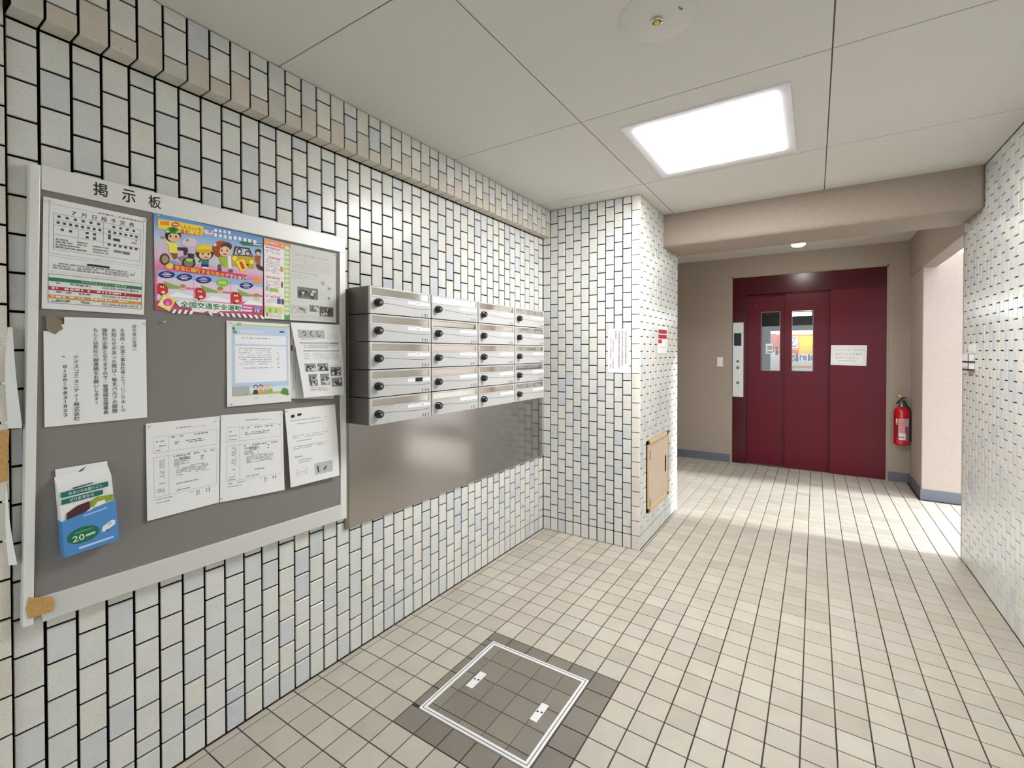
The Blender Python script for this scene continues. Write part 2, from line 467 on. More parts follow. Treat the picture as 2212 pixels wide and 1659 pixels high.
POSTER=[
('9cc4ee',((.02,.585),(.319,.571),(.318,.692),(.019,.699))),
('ecd9ea',((.019,.652),(.319,.642),(.318,.728),(.018,.733))),
('8fb75c',((.064,.691),(.219,.736),(.229,.776),(.089,.749))),
('e6e6ec',((.018,.773),(.318,.749),(.317,.896),(.017,.901))),
('ffffff',((.109,.848),(.167,.792),(.317,.821),(.317,.842))),
('9cc4ee',((.324,.571),(.658,.556),(.657,.685),(.323,.692))),
('ecd9ea',((.323,.642),(.657,.632),(.657,.723),(.323,.728))),
('8fb75c',((.374,.684),(.544,.731),(.556,.774),(.403,.745))),
('e6e6ec',((.322,.771),(.657,.746),(.656,.857),(.322,.864))),
('ffffff',((.425,.851),(.491,.791),(.656,.822),(.656,.844))),
('9cc4ee',((.664,.555),(.993,.54),(.993,.677),(.664,.685))),
('ecd9ea',((.664,.631),(.993,.621),(.992,.718),(.663,.723))),
('8fb75c',((.722,.676),(.866,.727),(.879,.772),(.754,.741))),
('e6e6ec',((.663,.768),(.992,.742),(.992,.818),(.663,.822))),
('ffffff',((.78,.854),(.855,.79),(.992,.823),(.992,.847))),
('d22a2e',((.018,.759),(.028,.717),(.074,.717),(.102,.754),(.104,.808),(.073,.839),(.017,.833))),
('7a1418',((.075,.744),(.073,.753),(.068,.761),(.06,.766),(.051,.767),(.044,.765),(.039,.758),(.037,.75),(.039,.741),(.044,.733),(.052,.728),(.06,.726),(.068,.729),(.073,.735))),
('f8dcc4',((.055,.754),(.055,.759),(.053,.764),(.05,.766),(.047,.767),(.044,.765),(.042,.761),(.041,.756),(.042,.751),(.044,.746),(.047,.743),(.05,.743),(.053,.745),(.055,.749))),
('f8dcc4',((.073,.752),(.072,.758),(.07,.762),(.068,.765),(.064,.766),(.062,.764),(.06,.76),(.059,.755),(.06,.749),(.062,.745),(.065,.742),(.068,.741),(.071,.743),(.073,.747))),
('f8e8b0',((.082,.808),(.08,.814),(.076,.819),(.069,.823),(.062,.824),(.055,.822),(.051,.818),(.049,.812),(.051,.806),(.056,.801),(.062,.797),(.069,.796),(.076,.798),(.08,.802))),
('222222',((.057,.835),(.056,.84),(.053,.844),(.05,.846),(.045,.847),(.042,.845),(.039,.842),(.039,.837),(.039,.832),(.042,.828),(.046,.826),(.05,.825),(.053,.827),(.056,.83))),
('d22a2e',((.329,.763),(.341,.718),(.392,.717),(.424,.756),(.427,.814),(.391,.848),(.328,.841))),
('7a1418',((.394,.746),(.392,.756),(.385,.764),(.377,.77),(.367,.771),(.358,.768),(.352,.761),(.35,.752),(.352,.743),(.358,.734),(.367,.729),(.377,.727),(.386,.73),(.392,.737))),
('f8dcc4',((.371,.757),(.37,.762),(.368,.767),(.365,.77),(.361,.771),(.358,.769),(.356,.764),(.355,.759),(.356,.753),(.358,.748),(.362,.745),(.365,.745),(.368,.747),(.371,.751))),
('f8dcc4',((.391,.755),(.391,.761),(.388,.766),(.385,.769),(.381,.769),(.378,.767),(.376,.763),(.375,.757),(.376,.752),(.378,.747),(.382,.744),(.385,.743),(.388,.745),(.391,.75))),
('f8e8b0',((.401,.814),(.4,.82),(.394,.826),(.387,.83),(.379,.831),(.371,.829),(.366,.825),(.364,.819),(.366,.812),(.371,.806),(.379,.803),(.387,.802),(.395,.803),(.4,.808))),
('222222',((.373,.843),(.372,.848),(.369,.852),(.365,.855),(.36,.856),(.356,.854),(.353,.85),(.352,.845),(.353,.84),(.356,.836),(.36,.833),(.365,.833),(.369,.834),(.372,.838))),
('d22a2e',((.663,.765),(.676,.717),(.735,.717),(.771,.758),(.774,.82),(.734,.856),(.663,.849))),
('7a1418',((.736,.747),(.734,.758),(.727,.767),(.717,.772),(.706,.774),(.696,.771),(.689,.764),(.687,.754),(.689,.744),(.696,.735),(.706,.729),(.717,.727),(.727,.731),(.734,.738))),
('f8dcc4',((.711,.758),(.71,.765),(.707,.77),(.704,.773),(.7,.773),(.696,.771),(.694,.767),(.693,.761),(.694,.755),(.696,.75),(.7,.746),(.704,.746),(.708,.748),(.71,.753))),
('f8dcc4',((.734,.757),(.733,.763),(.73,.768),(.727,.771),(.722,.772),(.719,.77),(.716,.765),(.715,.759),(.716,.753),(.719,.748),(.723,.745),(.727,.744),(.73,.747),(.733,.751))),
('f8e8b0',((.745,.82),(.743,.826),(.737,.833),(.729,.837),(.719,.838),(.711,.836),(.705,.831),(.703,.825),(.705,.818),(.711,.812),(.72,.808),(.729,.806),(.737,.808),(.743,.813))),
('222222',((.713,.85),(.712,.856),(.708,.86),(.704,.863),(.699,.864),(.694,.862),(.691,.858),(.69,.853),(.691,.848),(.694,.843),(.699,.84),(.704,.839),(.709,.841),(.712,.845))),
('e6c8a8',((.248,.739),(.246,.754),(.239,.768),(.229,.776),(.218,.777),(.209,.772),(.202,.761),(.2,.746),(.202,.73),(.209,.717),(.219,.709),(.23,.707),(.239,.713),(.246,.724))),
('b48a5a',((.25,.717),(.248,.726),(.24,.734),(.23,.74),(.218,.741),(.208,.739),(.201,.733),(.198,.725),(.201,.716),(.208,.709),(.218,.703),(.23,.701),(.241,.703),(.248,.709))),
('e6c8a8',((.588,.719),(.585,.735),(.577,.749),(.566,.758),(.553,.76),(.542,.754),(.535,.742),(.532,.726),(.535,.71),(.543,.696),(.554,.687),(.566,.685),(.577,.691),(.585,.703))),
('b48a5a',((.59,.696),(.587,.705),(.578,.714),(.566,.72),(.553,.721),(.541,.719),(.533,.713),(.53,.704),(.533,.695),(.541,.686),(.553,.681),(.566,.679),(.578,.681),(.587,.687))),
('e6c8a8',((.96,.746),(.957,.763),(.948,.778),(.935,.788),(.921,.789),(.908,.783),(.9,.77),(.897,.754),(.9,.736),(.909,.721),(.921,.712),(.936,.71),(.948,.716),(.957,.729))),
('b48a5a',((.962,.721),(.959,.731),(.949,.74),(.936,.746),(.921,.748),(.907,.746),(.898,.739),(.895,.73),(.898,.72),(.907,.711),(.921,.705),(.936,.703),(.95,.705),(.959,.712))),
('262a7c',((.162,.61),(.155,.628),(.136,.645),(.108,.657),(.079,.662),(.052,.659),(.034,.649),(.028,.634),(.034,.616),(.053,.599),(.079,.587),(.109,.581),(.136,.584),(.155,.594))),
('e6e8fa',((.071,.603),(.118,.599),(.117,.607),(.071,.611))),
('e6e8fa',((.054,.622),(.134,.612),(.134,.62),(.054,.63))),
('e6e8fa',((.068,.636),(.119,.631),(.119,.639),(.068,.644))),
('262a7c',((.308,.613),(.301,.631),(.282,.649),(.254,.661),(.224,.666),(.197,.662),(.179,.652),(.173,.636),(.179,.617),(.198,.6),(.225,.588),(.255,.583),(.282,.585),(.301,.596))),
('e6e8fa',((.216,.605),(.264,.6),(.263,.609),(.216,.613))),
('e6e8fa',((.199,.624),(.281,.614),(.28,.623),(.199,.633))),
('e6e8fa',((.214,.638),(.265,.634),(.265,.642),(.214,.647))),
('262a7c',((.48,.613),(.472,.631),(.452,.649),(.422,.661),(.39,.666),(.361,.663),(.342,.652),(.335,.637),(.342,.618),(.362,.601),(.391,.589),(.423,.583),(.452,.586),(.472,.596))),
('e6e8fa',((.381,.604),(.432,.6),(.432,.609),(.381,.613))),
('e6e8fa',((.363,.625),(.45,.615),(.45,.623),(.363,.633))),
('e6e8fa',((.379,.639),(.434,.635),(.434,.644),(.379,.648))),
('262a7c',((.893,.613),(.885,.632),(.865,.648),(.836,.66),(.804,.665),(.775,.662),(.756,.651),(.749,.635),(.756,.617),(.776,.601),(.804,.589),(.836,.584),(.865,.587),(.885,.597))),
('e6e8fa',((.795,.602),(.845,.599),(.845,.608),(.795,.611))),
('e6e8fa',((.777,.623),(.863,.615),(.863,.624),(.777,.633))),
('e6e8fa',((.793,.639),(.847,.636),(.847,.645),(.793,.649))),
('8ccf2e',((.643,.621),(.637,.642),(.62,.66),(.595,.673),(.568,.677),(.544,.672),(.528,.659),(.522,.64),(.528,.62),(.545,.602),(.569,.589),(.596,.585),(.62,.59),(.637,.603))),
('d4f07a',((.545,.62),(.616,.616),(.616,.635),(.545,.639))),
('f6a23a',((.973,.543),(.969,.561),(.957,.576),(.939,.586),(.919,.589),(.902,.584),(.89,.573),(.886,.557),(.89,.54),(.902,.525),(.92,.515),(.939,.511),(.957,.516),(.969,.527))),
('ffe04a',((.029,.057),(.153,.041),(.406,.029),(.411,.054),(.402,.137),(.204,.15),(.031,.153))),
('d2541e','ヘルメットを',(0.205, 0.057),(0.391, 0.051),0.051),
('d2541e','着用しよう!',(0.209, 0.109),(0.391, 0.095),0.052),
('f2953a',((.048,.071),(.119,.059),(.118,.103),(.047,.112))),
('d83a2e',((.202,.066),(.198,.078),(.189,.09),(.175,.098),(.16,.102),(.147,.101),(.137,.095),(.134,.085),(.138,.073),(.147,.062),(.16,.053),(.176,.049),(.189,.05),(.198,.056))),
('f8dcd0',((.148,.07),(.19,.064),(.189,.081),(.148,.087))),
('1c1a20',((.216,.178),(.209,.212),(.19,.243),(.164,.263),(.135,.27),(.109,.263),(.091,.242),(.085,.212),(.092,.179),(.11,.149),(.136,.128),(.165,.12),(.191,.127),(.209,.148))),
('f4c6a2',((.206,.203),(.201,.225),(.187,.245),(.167,.259),(.145,.265),(.125,.26),(.111,.247),(.107,.228),(.112,.206),(.125,.186),(.145,.172),(.167,.166),(.187,.17),(.201,.183))),
('2f8f2c',((.088,.173),(.11,.128),(.148,.106),(.191,.111),(.211,.157),(.152,.178))),
('d8e86a',((.088,.173),(.11,.142),(.122,.169),(.105,.182))),
('d8e86a',((.169,.165),(.196,.127),(.209,.152))),
('1f6a1e',((.172,.128),(.169,.137),(.163,.146),(.153,.152),(.143,.155),(.133,.154),(.127,.149),(.124,.141),(.127,.132),(.133,.123),(.143,.117),(.153,.114),(.163,.115),(.169,.12))),
('20140e',((.135,.209),(.134,.215),(.132,.221),(.129,.224),(.127,.225),(.124,.223),(.122,.218),(.122,.212),(.122,.206),(.124,.2),(.127,.197),(.13,.196),(.132,.198),(.134,.203))),
('20140e',((.18,.202),(.179,.208),(.177,.214),(.175,.218),(.172,.218),(.169,.216),(.167,.211),(.167,.205),(.167,.199),(.169,.193),(.172,.19),(.175,.189),(.177,.191),(.179,.196))),
('f2ee64',((.113,.278),(.186,.271),(.184,.379),(.113,.386))),
('f2ee64',((.08,.261),(.121,.275),(.117,.31),(.083,.29))),
('b89078',((.085,.235),(.083,.242),(.078,.249),(.071,.254),(.063,.256),(.056,.255),(.051,.25),(.05,.243),(.051,.236),(.056,.229),(.063,.224),(.071,.222),(.078,.223),(.083,.228))),
('8a5a3c',((.125,.384),(.185,.379),(.18,.43),(.156,.452))),
('4a3e30',((.12,.454),(.116,.482),(.104,.506),(.088,.522),(.07,.525),(.055,.516),(.044,.497),(.04,.471),(.044,.443),(.055,.42),(.071,.404),(.089,.4),(.105,.409),(.116,.428))),
('b09a6c',((.108,.457),(.105,.476),(.098,.493),(.087,.503),(.076,.506),(.065,.499),(.058,.486),(.056,.468),(.059,.448),(.066,.432),(.076,.421),(.088,.419),(.098,.425),(.105,.439))),
('2c2c28',((.338,.45),(.332,.479),(.315,.505),(.29,.522),(.264,.527),(.24,.519),(.224,.5),(.218,.474),(.224,.445),(.241,.419),(.265,.402),(.291,.396),(.315,.403),(.332,.423))),
('808a5e',((.319,.453),(.315,.473),(.303,.491),(.286,.503),(.268,.506),(.251,.501),(.24,.488),(.236,.47),(.24,.45),(.252,.433),(.269,.421),(.287,.417),(.304,.422),(.315,.435))),
('c8d27a',((.314,.42),(.311,.429),(.302,.438),(.289,.445),(.275,.448),(.262,.447),(.254,.441),(.251,.433),(.254,.423),(.263,.414),(.275,.407),(.29,.404),(.302,.406),(.311,.411))),
('7ab4d8',((.101,.461),(.163,.468),(.219,.482),(.158,.506))),
('3a2a2c',((.181,.314),(.265,.298),(.274,.33),(.256,.386),(.238,.384),(.234,.339),(.185,.345))),
('2e2a22',((.267,.36),(.326,.354),(.319,.41),(.273,.411))),
('8a8e96',((.185,.418),(.256,.38),(.219,.462),(.193,.439))),
('d8d4dc',((.328,.364),(.545,.317),(.549,.438),(.337,.462))),
('3a2414',((.501,.315),(.493,.347),(.469,.377),(.436,.397),(.399,.405),(.367,.398),(.345,.379),(.337,.351),(.345,.319),(.367,.29),(.4,.269),(.437,.261),(.47,.266),(.493,.286))),
('f6caa6',((.479,.334),(.474,.356),(.458,.376),(.435,.39),(.41,.396),(.387,.391),(.372,.378),(.367,.359),(.372,.337),(.388,.318),(.41,.303),(.435,.298),(.458,.302),(.474,.315))),
('f2da22',((.486,.261),(.478,.285),(.458,.307),(.429,.323),(.397,.33),(.369,.327),(.35,.314),(.343,.294),(.35,.271),(.369,.249),(.398,.233),(.43,.225),(.459,.228),(.479,.241))),
('e0bc14',((.497,.283),(.489,.294),(.466,.306),(.433,.318),(.398,.326),(.366,.329),(.344,.326),(.337,.319),(.344,.308),(.366,.296),(.398,.284),(.434,.276),(.466,.273),(.489,.275))),
('20140e',((.408,.335),(.407,.341),(.405,.347),(.403,.35),(.399,.351),(.397,.349),(.395,.344),(.394,.338),(.395,.332),(.397,.327),(.4,.323),(.403,.323),(.406,.325),(.408,.329))),
('20140e',((.459,.327),(.458,.333),(.456,.339),(.453,.342),(.45,.343),(.447,.341),(.445,.336),(.444,.33),(.445,.324),(.447,.318),(.45,.315),(.453,.314),(.456,.316),(.458,.321))),
('c4503c',((.445,.366),(.444,.37),(.439,.374),(.432,.377),(.424,.378),(.417,.378),(.412,.376),(.411,.373),(.412,.369),(.417,.365),(.424,.362),(.432,.36),(.439,.361),(.444,.362))),
('2a7a76',((.386,.396),(.458,.39),(.451,.451),(.388,.457))),
('2a7a76',((.375,.401),(.393,.403),(.374,.442),(.356,.434))),
('1e2c60',((.389,.451),(.455,.445),(.451,.478),(.389,.481))),
('f4f4f4',((.393,.48),(.448,.476),(.445,.497),(.388,.501))),
('a8481c',((.655,.228),(.646,.275),(.622,.315),(.588,.342),(.551,.35),(.518,.337),(.496,.308),(.488,.267),(.497,.222),(.519,.182),(.552,.154),(.59,.145),(.623,.156),(.647,.186))),
('5a2c1e',((.676,.189),(.671,.212),(.655,.233),(.633,.247),(.609,.253),(.588,.248),(.573,.235),(.568,.215),(.573,.192),(.588,.172),(.61,.157),(.634,.151),(.656,.156),(.671,.169))),
('f6cab0',((.657,.252),(.652,.28),(.638,.304),(.617,.32),(.594,.325),(.574,.318),(.56,.3),(.555,.276),(.56,.249),(.574,.225),(.595,.208),(.618,.203),(.638,.21),(.652,.227))),
('ffd8c8',((.529,.203),(.527,.212),(.523,.219),(.517,.225),(.51,.226),(.503,.224),(.499,.218),(.497,.21),(.499,.202),(.503,.194),(.51,.189),(.517,.187),(.523,.189),(.528,.195))),
('20140e',((.582,.26),(.581,.266),(.579,.271),(.577,.275),(.574,.275),(.571,.273),(.569,.269),(.569,.263),(.569,.257),(.571,.252),(.574,.249),(.577,.248),(.579,.25),(.581,.255))),
('20140e',((.636,.248),(.635,.254),(.633,.259),(.63,.263),(.627,.263),(.625,.261),(.623,.257),(.622,.251),(.623,.245),(.625,.24),(.628,.237),(.631,.236),(.633,.238),(.635,.242))),
('d04a4a',((.625,.291),(.623,.295),(.618,.3),(.61,.303),(.601,.305),(.593,.305),(.588,.303),(.586,.299),(.588,.294),(.594,.29),(.601,.286),(.61,.284),(.618,.284),(.623,.287))),
('a4c83a',((.552,.331),(.636,.328),(.643,.428),(.605,.446),(.557,.387))),
('5a5258',((.539,.427),(.569,.421),(.574,.497),(.539,.5))),
('6a6268',((.641,.463),(.685,.455),(.682,.496),(.64,.494))),
('f0f0f4',((.631,.311),(.668,.303),(.672,.438),(.635,.452))),
('3a3a40',((.705,.179),(.852,.167),(.894,.267),(.686,.286))),
('c4d2e6',((.721,.194),(.841,.186),(.874,.255),(.699,.276))),
('3a3236',((.776,.223),(.773,.241),(.765,.258),(.754,.268),(.741,.271),(.73,.265),(.722,.253),(.72,.235),(.723,.217),(.73,.201),(.742,.19),(.754,.187),(.765,.193),(.773,.205))),
('f4d0b8',((.764,.229),(.762,.239),(.758,.248),(.751,.254),(.744,.255),(.737,.252),(.733,.245),(.731,.236),(.733,.226),(.738,.217),(.744,.211),(.751,.209),(.758,.212),(.762,.219))),
('3a3236',((.864,.228),(.861,.246),(.853,.261),(.841,.271),(.828,.274),(.817,.269),(.809,.257),(.806,.241),(.809,.224),(.817,.209),(.829,.199),(.842,.196),(.853,.201),(.861,.212))),
('f4d0b8',((.852,.234),(.85,.244),(.845,.253),(.839,.258),(.831,.26),(.824,.257),(.82,.251),(.818,.242),(.82,.232),(.825,.223),(.831,.218),(.839,.216),(.845,.219),(.85,.225))),
('cbaa3a',((.673,.292),(.902,.262),(.903,.411),(.672,.417))),
('ffe83a',((.726,.318),(.724,.331),(.717,.343),(.707,.35),(.696,.353),(.686,.349),(.68,.341),(.677,.329),(.68,.316),(.687,.304),(.696,.297),(.707,.294),(.717,.298),(.724,.306))),
('ffe83a',((.896,.325),(.894,.336),(.888,.347),(.878,.353),(.868,.355),(.859,.352),(.853,.344),(.851,.334),(.853,.322),(.86,.312),(.869,.305),(.879,.303),(.888,.306),(.894,.314))),
('4a4226',((.72,.36),(.845,.361),(.84,.394),(.72,.392))),
('ffe61e',((.712,.356),(.79,.311),(.837,.413),(.761,.469))),
('e0382a',((.744,.355),(.775,.342),(.807,.419),(.774,.439))),
('3a3028',((.979,.178),(.976,.192),(.966,.205),(.953,.213),(.938,.217),(.925,.214),(.915,.205),(.912,.193),(.916,.18),(.925,.167),(.938,.158),(.953,.155),(.967,.158),(.976,.166))),
('f0c4a0',((.963,.207),(.961,.217),(.955,.226),(.947,.232),(.938,.234),(.93,.231),(.924,.225),(.922,.216),(.924,.206),(.93,.197),(.938,.191),(.947,.189),(.956,.191),(.961,.197))),
('a8561e',((.909,.243),(.973,.236),(.966,.353),(.919,.323))),
('222c38',((.916,.359),(.947,.405),(.998,.422),(.997,.37),(.942,.341))),
('1f7a46',((.748,.122),(.792,.093),(.99,.08),(.989,.117),(.791,.146))),
('cfe8d4',((.892,.1),(.984,.094),(.984,.109),(.892,.117))),
('eef2fc',((.502,.077),(.532,.075),(.532,.115),(.502,.116))),
('eef2fc',((.547,.076),(.579,.074),(.578,.113),(.547,.114))),
('eef2fc',((.594,.074),(.625,.072),(.625,.112),(.593,.113))),
('eef2fc',((.641,.072),(.673,.07),(.673,.11),(.641,.112))),
('eef2fc',((.689,.064),(.722,.062),(.722,.102),(.689,.104))),
('eef2fc',((.738,.062),(.771,.06),(.771,.101),(.738,.102))),
('eef2fc',((.788,.06),(.822,.058),(.821,.099),(.787,.101))),
('eef2fc',((.838,.058),(.873,.056),(.873,.098),(.838,.099))),
('eef2fc',((.89,.056),(.925,.054),(.925,.096),(.89,.097))),
('f4f6fe',((.505,.029),(.533,.026),(.533,.058),(.504,.061))),
('f4f6fe',((.547,.026),(.576,.023),(.576,.056),(.546,.058))),
('f4f6fe',((.59,.023),(.619,.02),(.619,.053),(.589,.056))),
('f4f6fe',((.633,.019),(.663,.016),(.663,.05),(.633,.053))),
('f0e4f0',((.405,.065),(.497,.052),(.492,.101),(.415,.109))),
('e07a8a',((.48,.068),(.478,.076),(.474,.083),(.468,.088),(.462,.089),(.456,.088),(.452,.083),(.451,.076),(.452,.068),(.456,.062),(.462,.057),(.469,.055),(.474,.057),(.478,.061))),
('f2de3c',((.146,.522),(.143,.535),(.134,.547),(.122,.555),(.108,.558),(.096,.554),(.087,.546),(.085,.534),(.088,.521),(.096,.509),(.108,.501),(.122,.498),(.134,.501),(.143,.51))),
('e9d7e6',((.353,.219),(.346,.243),(.326,.266),(.299,.283),(.268,.29),(.241,.286),(.223,.273),(.217,.252),(.223,.228),(.242,.206),(.269,.189),(.299,.181),(.327,.184),(.346,.198))),
('7cae5a',((.28,.214),(.279,.22),(.275,.227),(.269,.231),(.263,.233),(.257,.231),(.253,.227),(.251,.221),(.253,.214),(.257,.208),(.263,.203),(.269,.202),(.275,.203),(.279,.207))),
('d8304a',((.156,.503),(.822,.5),(.825,.557),(.155,.562))),
('ffd23a','安全に横断するための',(0.162, 0.505),(0.599, 0.511),0.053),
('ffffff','アクション!',(0.607, 0.515),(0.822, 0.509),0.049),
('ffffff',((.147,.978),(.17,.978),(.154,1.02),(.129,1.02))),
('ffffff',((.194,.977),(.218,.977),(.201,1.02),(.175,1.02))),
('ffffff',((.242,.977),(.266,.977),(.249,1.02),(.223,1.02))),
('ffffff',((.29,.976),(.315,.976),(.298,1.02),(.271,1.019))),
('ffffff',((.442,.975),(.468,.974),(.489,1.014),(.463,1.014))),
('ffffff',((.548,.974),(.575,.973),(.597,1.014),(.57,1.013))),
('ffffff',((.603,.973),(.63,.973),(.653,1.014),(.625,1.013))),
('ffffff',((.659,.972),(.687,.972),(.71,1.014),(.681,1.013))),
('ffffff',((.715,.972),(.744,.971),(.768,1.013),(.739,1.013))),
('ffffff',((.774,.971),(.803,.971),(.827,1.013),(.797,1.013))),
('ffffff',((.833,.97),(.863,.97),(.888,1.013),(.857,1.012))),
('ffffff',((.893,.97),(.924,.969),(.949,1.013),(.918,1.012))),
('ffffff',((.955,.969),(.987,.969),(1.013,1.012),(.981,1.012))),
('ffe96a',((.068,.828),(.168,.871),(.113,1.007),(.015,.951))),
('fff6c0',((.069,.854),(.142,.885),(.105,.979),(.035,.94))),
('ee4a9c',((.138,.907),(.134,.925),(.123,.941),(.107,.95),(.089,.952),(.073,.946),(.063,.933),(.059,.916),(.063,.898),(.074,.882),(.09,.872),(.107,.87),(.123,.876),(.134,.889))),
('f8a0c8',((.112,.923),(.11,.931),(.106,.938),(.101,.942),(.095,.943),(.09,.94),(.086,.934),(.085,.927),(.086,.919),(.09,.912),(.095,.908),(.101,.907),(.107,.91),(.11,.916))),
('f4f8f2',((.164,.907),(.207,.878),(.468,.868),(.767,.863),(.778,.94),(.555,.958),(.515,.988),(.467,.985),(.443,.966),(.396,.992),(.305,.987),(.294,.952),(.195,.949))),
('1e7a44','全国交通安全運動',(0.201, 0.883),(0.765, 0.873),0.07),
('f8e4ee',((.78,.881),(.879,.883),(.872,.899),(.78,.898))),
('f8e4ee',((.78,.913),(.879,.914),(.871,.939),(.78,.937))),
('7a9cdc',((.967,.881),(.963,.891),(.953,.9),(.939,.906),(.923,.908),(.909,.905),(.899,.898),(.896,.889),(.9,.879),(.909,.87),(.923,.864),(.939,.862),(.953,.865),(.963,.872))),
('ffffff','15',(0.903, 0.9),(0.956, 0.9),0.036)]

# ================================================================== the setting
Y1, PXR, W, YB0, YB1, ZBEAM, H = 3.2415, .776, 2.642, 3.845, 4.314, 2.248, 2.506
Y3, YP, HALL_H, YR = 6.50, 5.84, 2.59, -2.2
PY = .0682                                             # tile column pitch on the left wall
V = Vector

# ---- left wall: glazed tiles in vertical half bond over dark grout
wl = struct(MB().box(-.15, -.008, YR, Y1 + .01, 0, 2.60), 'wall_left', 'grout_wall')
tiles = []
def face(tl, ax, plane, lo, hi, z0, z1, cols=None, jw=.0078, jh=.0067, sh=0.0):
    """one tile from its joint-to-joint rectangle"""
    c = {'X+': V((plane, (lo + hi) / 2, (z0 + z1) / 2)), 'X-': V((plane, (lo + hi) / 2, (z0 + z1) / 2)), 'Y-': V(((lo + hi) / 2, plane, (z0 + z1) / 2)), 'Z+': V(((lo + hi) / 2, (z0 + z1) / 2, plane))}[ax]
    tl.append((ax, c, hi - lo - jw, z1 - z0 - jh, .008, random.choice(cols or WALLC), sh))
NCOL = 42
for k in range(NCOL + 1):
    hi = Y1 - k * PY; lo = hi - PY
    if k == NCOL: lo = .311
    kind = (k % 2 == 0)
    for z0, z1 in column(2.295, kind):
        face(tiles, 'X+', 0, lo, hi, z0, z1)
hid = lambda c: (.36 < c.y < 1.33 and .70 < c.z < 1.87) or (1.42 < c.y < 3.2 and .62 < c.z < 1.66)
lay_tiles(wl, tiles, 'tile', 300, hid)

# ---- projecting tiled band along the top of the left wall, with bent tiles on its lower edge
BX, BZ = .066, 2.297
tb = struct(MB().box(-.10, BX - .008, .309, Y1 + .005, BZ + .006, 2.60), 'trim_1', 'grout_wall')
tiles = []
corner = []
for k in range(NCOL + 1):
    hi = Y1 - k * PY; lo = max(hi - PY, .311)
    js = [BZ, 2.401, H] if k % 2 == 0 else [BZ, 2.348, 2.453, H]
    corner.append((lo, hi, js[1]))
    for a, b in zip(js[1:], js[2:]):
        face(tiles, 'X+', BX, lo, hi, a, b)
lay_tiles(tb, tiles, 'tile', 300)
cmesh = {}
for lo, hi, zt in corner:
    hexc = random.choice(['cdc5b7', 'cac4b7', 'd1c9bc', 'c8c6ba'])
    key = (round(zt, 3), hexc, round(hi - lo, 3))
    if key not in cmesh:
        w = hi - lo - .0065; h = zt - BZ - .0025; r = .004
        prof = [(0, h), (0, r), (-r * .3, r * .3), (-r, 0), (-BX + .001, 0), (-BX + .001, .0055), (-.0055, .0055), (-.0055, h)]
        cmesh[key] = MB().prism([(x, -w / 2, z) for x, z in prof], (0, w, 0), lin(hexc)).mesh('corner_tile')
    put('corner_tile', cmesh[key], 'tile', tb, loc=V((BX, (lo + hi) / 2, BZ)) - tb.location)

# ---- near pier on the left edge of the view, with bullnose tiles
NX = .012
np_ = struct(MB().box(-.15, NX - .008, YR, .303, 0, 2.60), 'trim_2', 'grout_wall')
tiles = []
for k in range(36):
    hi = .3125 - k * PY; lo = hi - PY
    for z0, z1 in column(H, k % 2 == 1):
        face(tiles, 'X+', NX, lo, hi, z0 - (.035 if z0 > .12 else 0), z1 - (.035 if z1 > .12 else 0) if z1 < H - .01 else z1, CORNERC if k == 0 else None)
lay_tiles(np_, tiles, 'tile', 300)
struct(MB().box(-.15, NX, YR, .309, 2.60, 2.66), 'trim_3', 'plaster')

# ---- pier at the end of the mailbox wall: tiled front, bent corner tiles, tiled flank with an access door
wf = struct(MB().box(-.4, PXR - .008, Y1 + .008, YB1, 0, 2.60), 'wall_front', 'grout_wall')
tiles = []
PXC = .065
for k in range(11):
    for z0, z1 in column(H, k % 2 == 0):
        face(tiles, 'Y-', Y1, k * PXC, (k + 1) * PXC, z0, z1)
flank = []
AD = (3.447, 3.985, .209, .743)                        # access door opening y0 y1 z0 z1
PYF = (YB1 - Y1 - .014) / 15
for k in range(15):
    lo = Y1 + .014 + k * PYF; hi = lo + PYF
    for z0, z1 in column(H, k % 2 == 0):
        if hi - .02 > AD[0] and lo + .02 < AD[1] and z1 > AD[2] and z0 < AD[3]:
            if z0 < AD[2] - .02: face(flank, 'X+', PXR, lo, hi, z0, AD[2])
            if z1 > AD[3] + .02: face(flank, 'X+', PXR, lo, hi, AD[3], z1)
            continue
        face(flank, 'X+', PXR, lo, hi, z0, z1)
lay_tiles(wf, tiles, 'tile', 300)
fl = MB()
for ax, c, w, h, t, hexc, sh in flank:
    fl.add([c + p for p in tile_verts(ax, w, h, t, .0015)], TF, lin(hexc))
fl.build('flank_tile_field', 'tile', wf, kind='stuff')
cmesh = {}
for z0, z1 in column(H, False):
    hexc = random.choice(CORNERC)
    key = (round(z1 - z0, 3), hexc)
    if key not in cmesh:
        x0 = 11 * PXC + .00325; h = z1 - z0 - .005; r = .008
        prof = [(x0, Y1), (PXR - r, Y1), (PXR - r * .3, Y1 + r * .3), (PXR, Y1 + r), (PXR, Y1 + .011), (PXR - .0055, Y1 + .011), (PXR - .0055, Y1 + .0055), (x0, Y1 + .0055)]
        cmesh[key] = MB().prism([(x, y, 0) for x, y in prof], (0, 0, h), lin(hexc)).mesh('corner_tile', smooth=50)
    put('corner_tile', cmesh[key], 'tile', wf, loc=V((0, 0, z0 + .0025)))

# ---- right wall
wr = struct(MB().box(W + .008, W + .16, YR, YB1, 0, 2.60), 'wall_right', 'grout_wall')
tiles = []
for k in range(98):
    hi = YB1 - k * .067; lo = hi - .067
    if lo < YR: break
    for z0, z1 in column(H, k % 2 == 1):
        face(tiles, 'X-', W, lo, hi, z0, z1)
lay_tiles(wr, tiles, 'tile', 300)
wre = struct(MB().box(W - .002, W + .162, YB1, YB1 + .008, 0, 2.25), 'trim_4', 'stucco_pale')

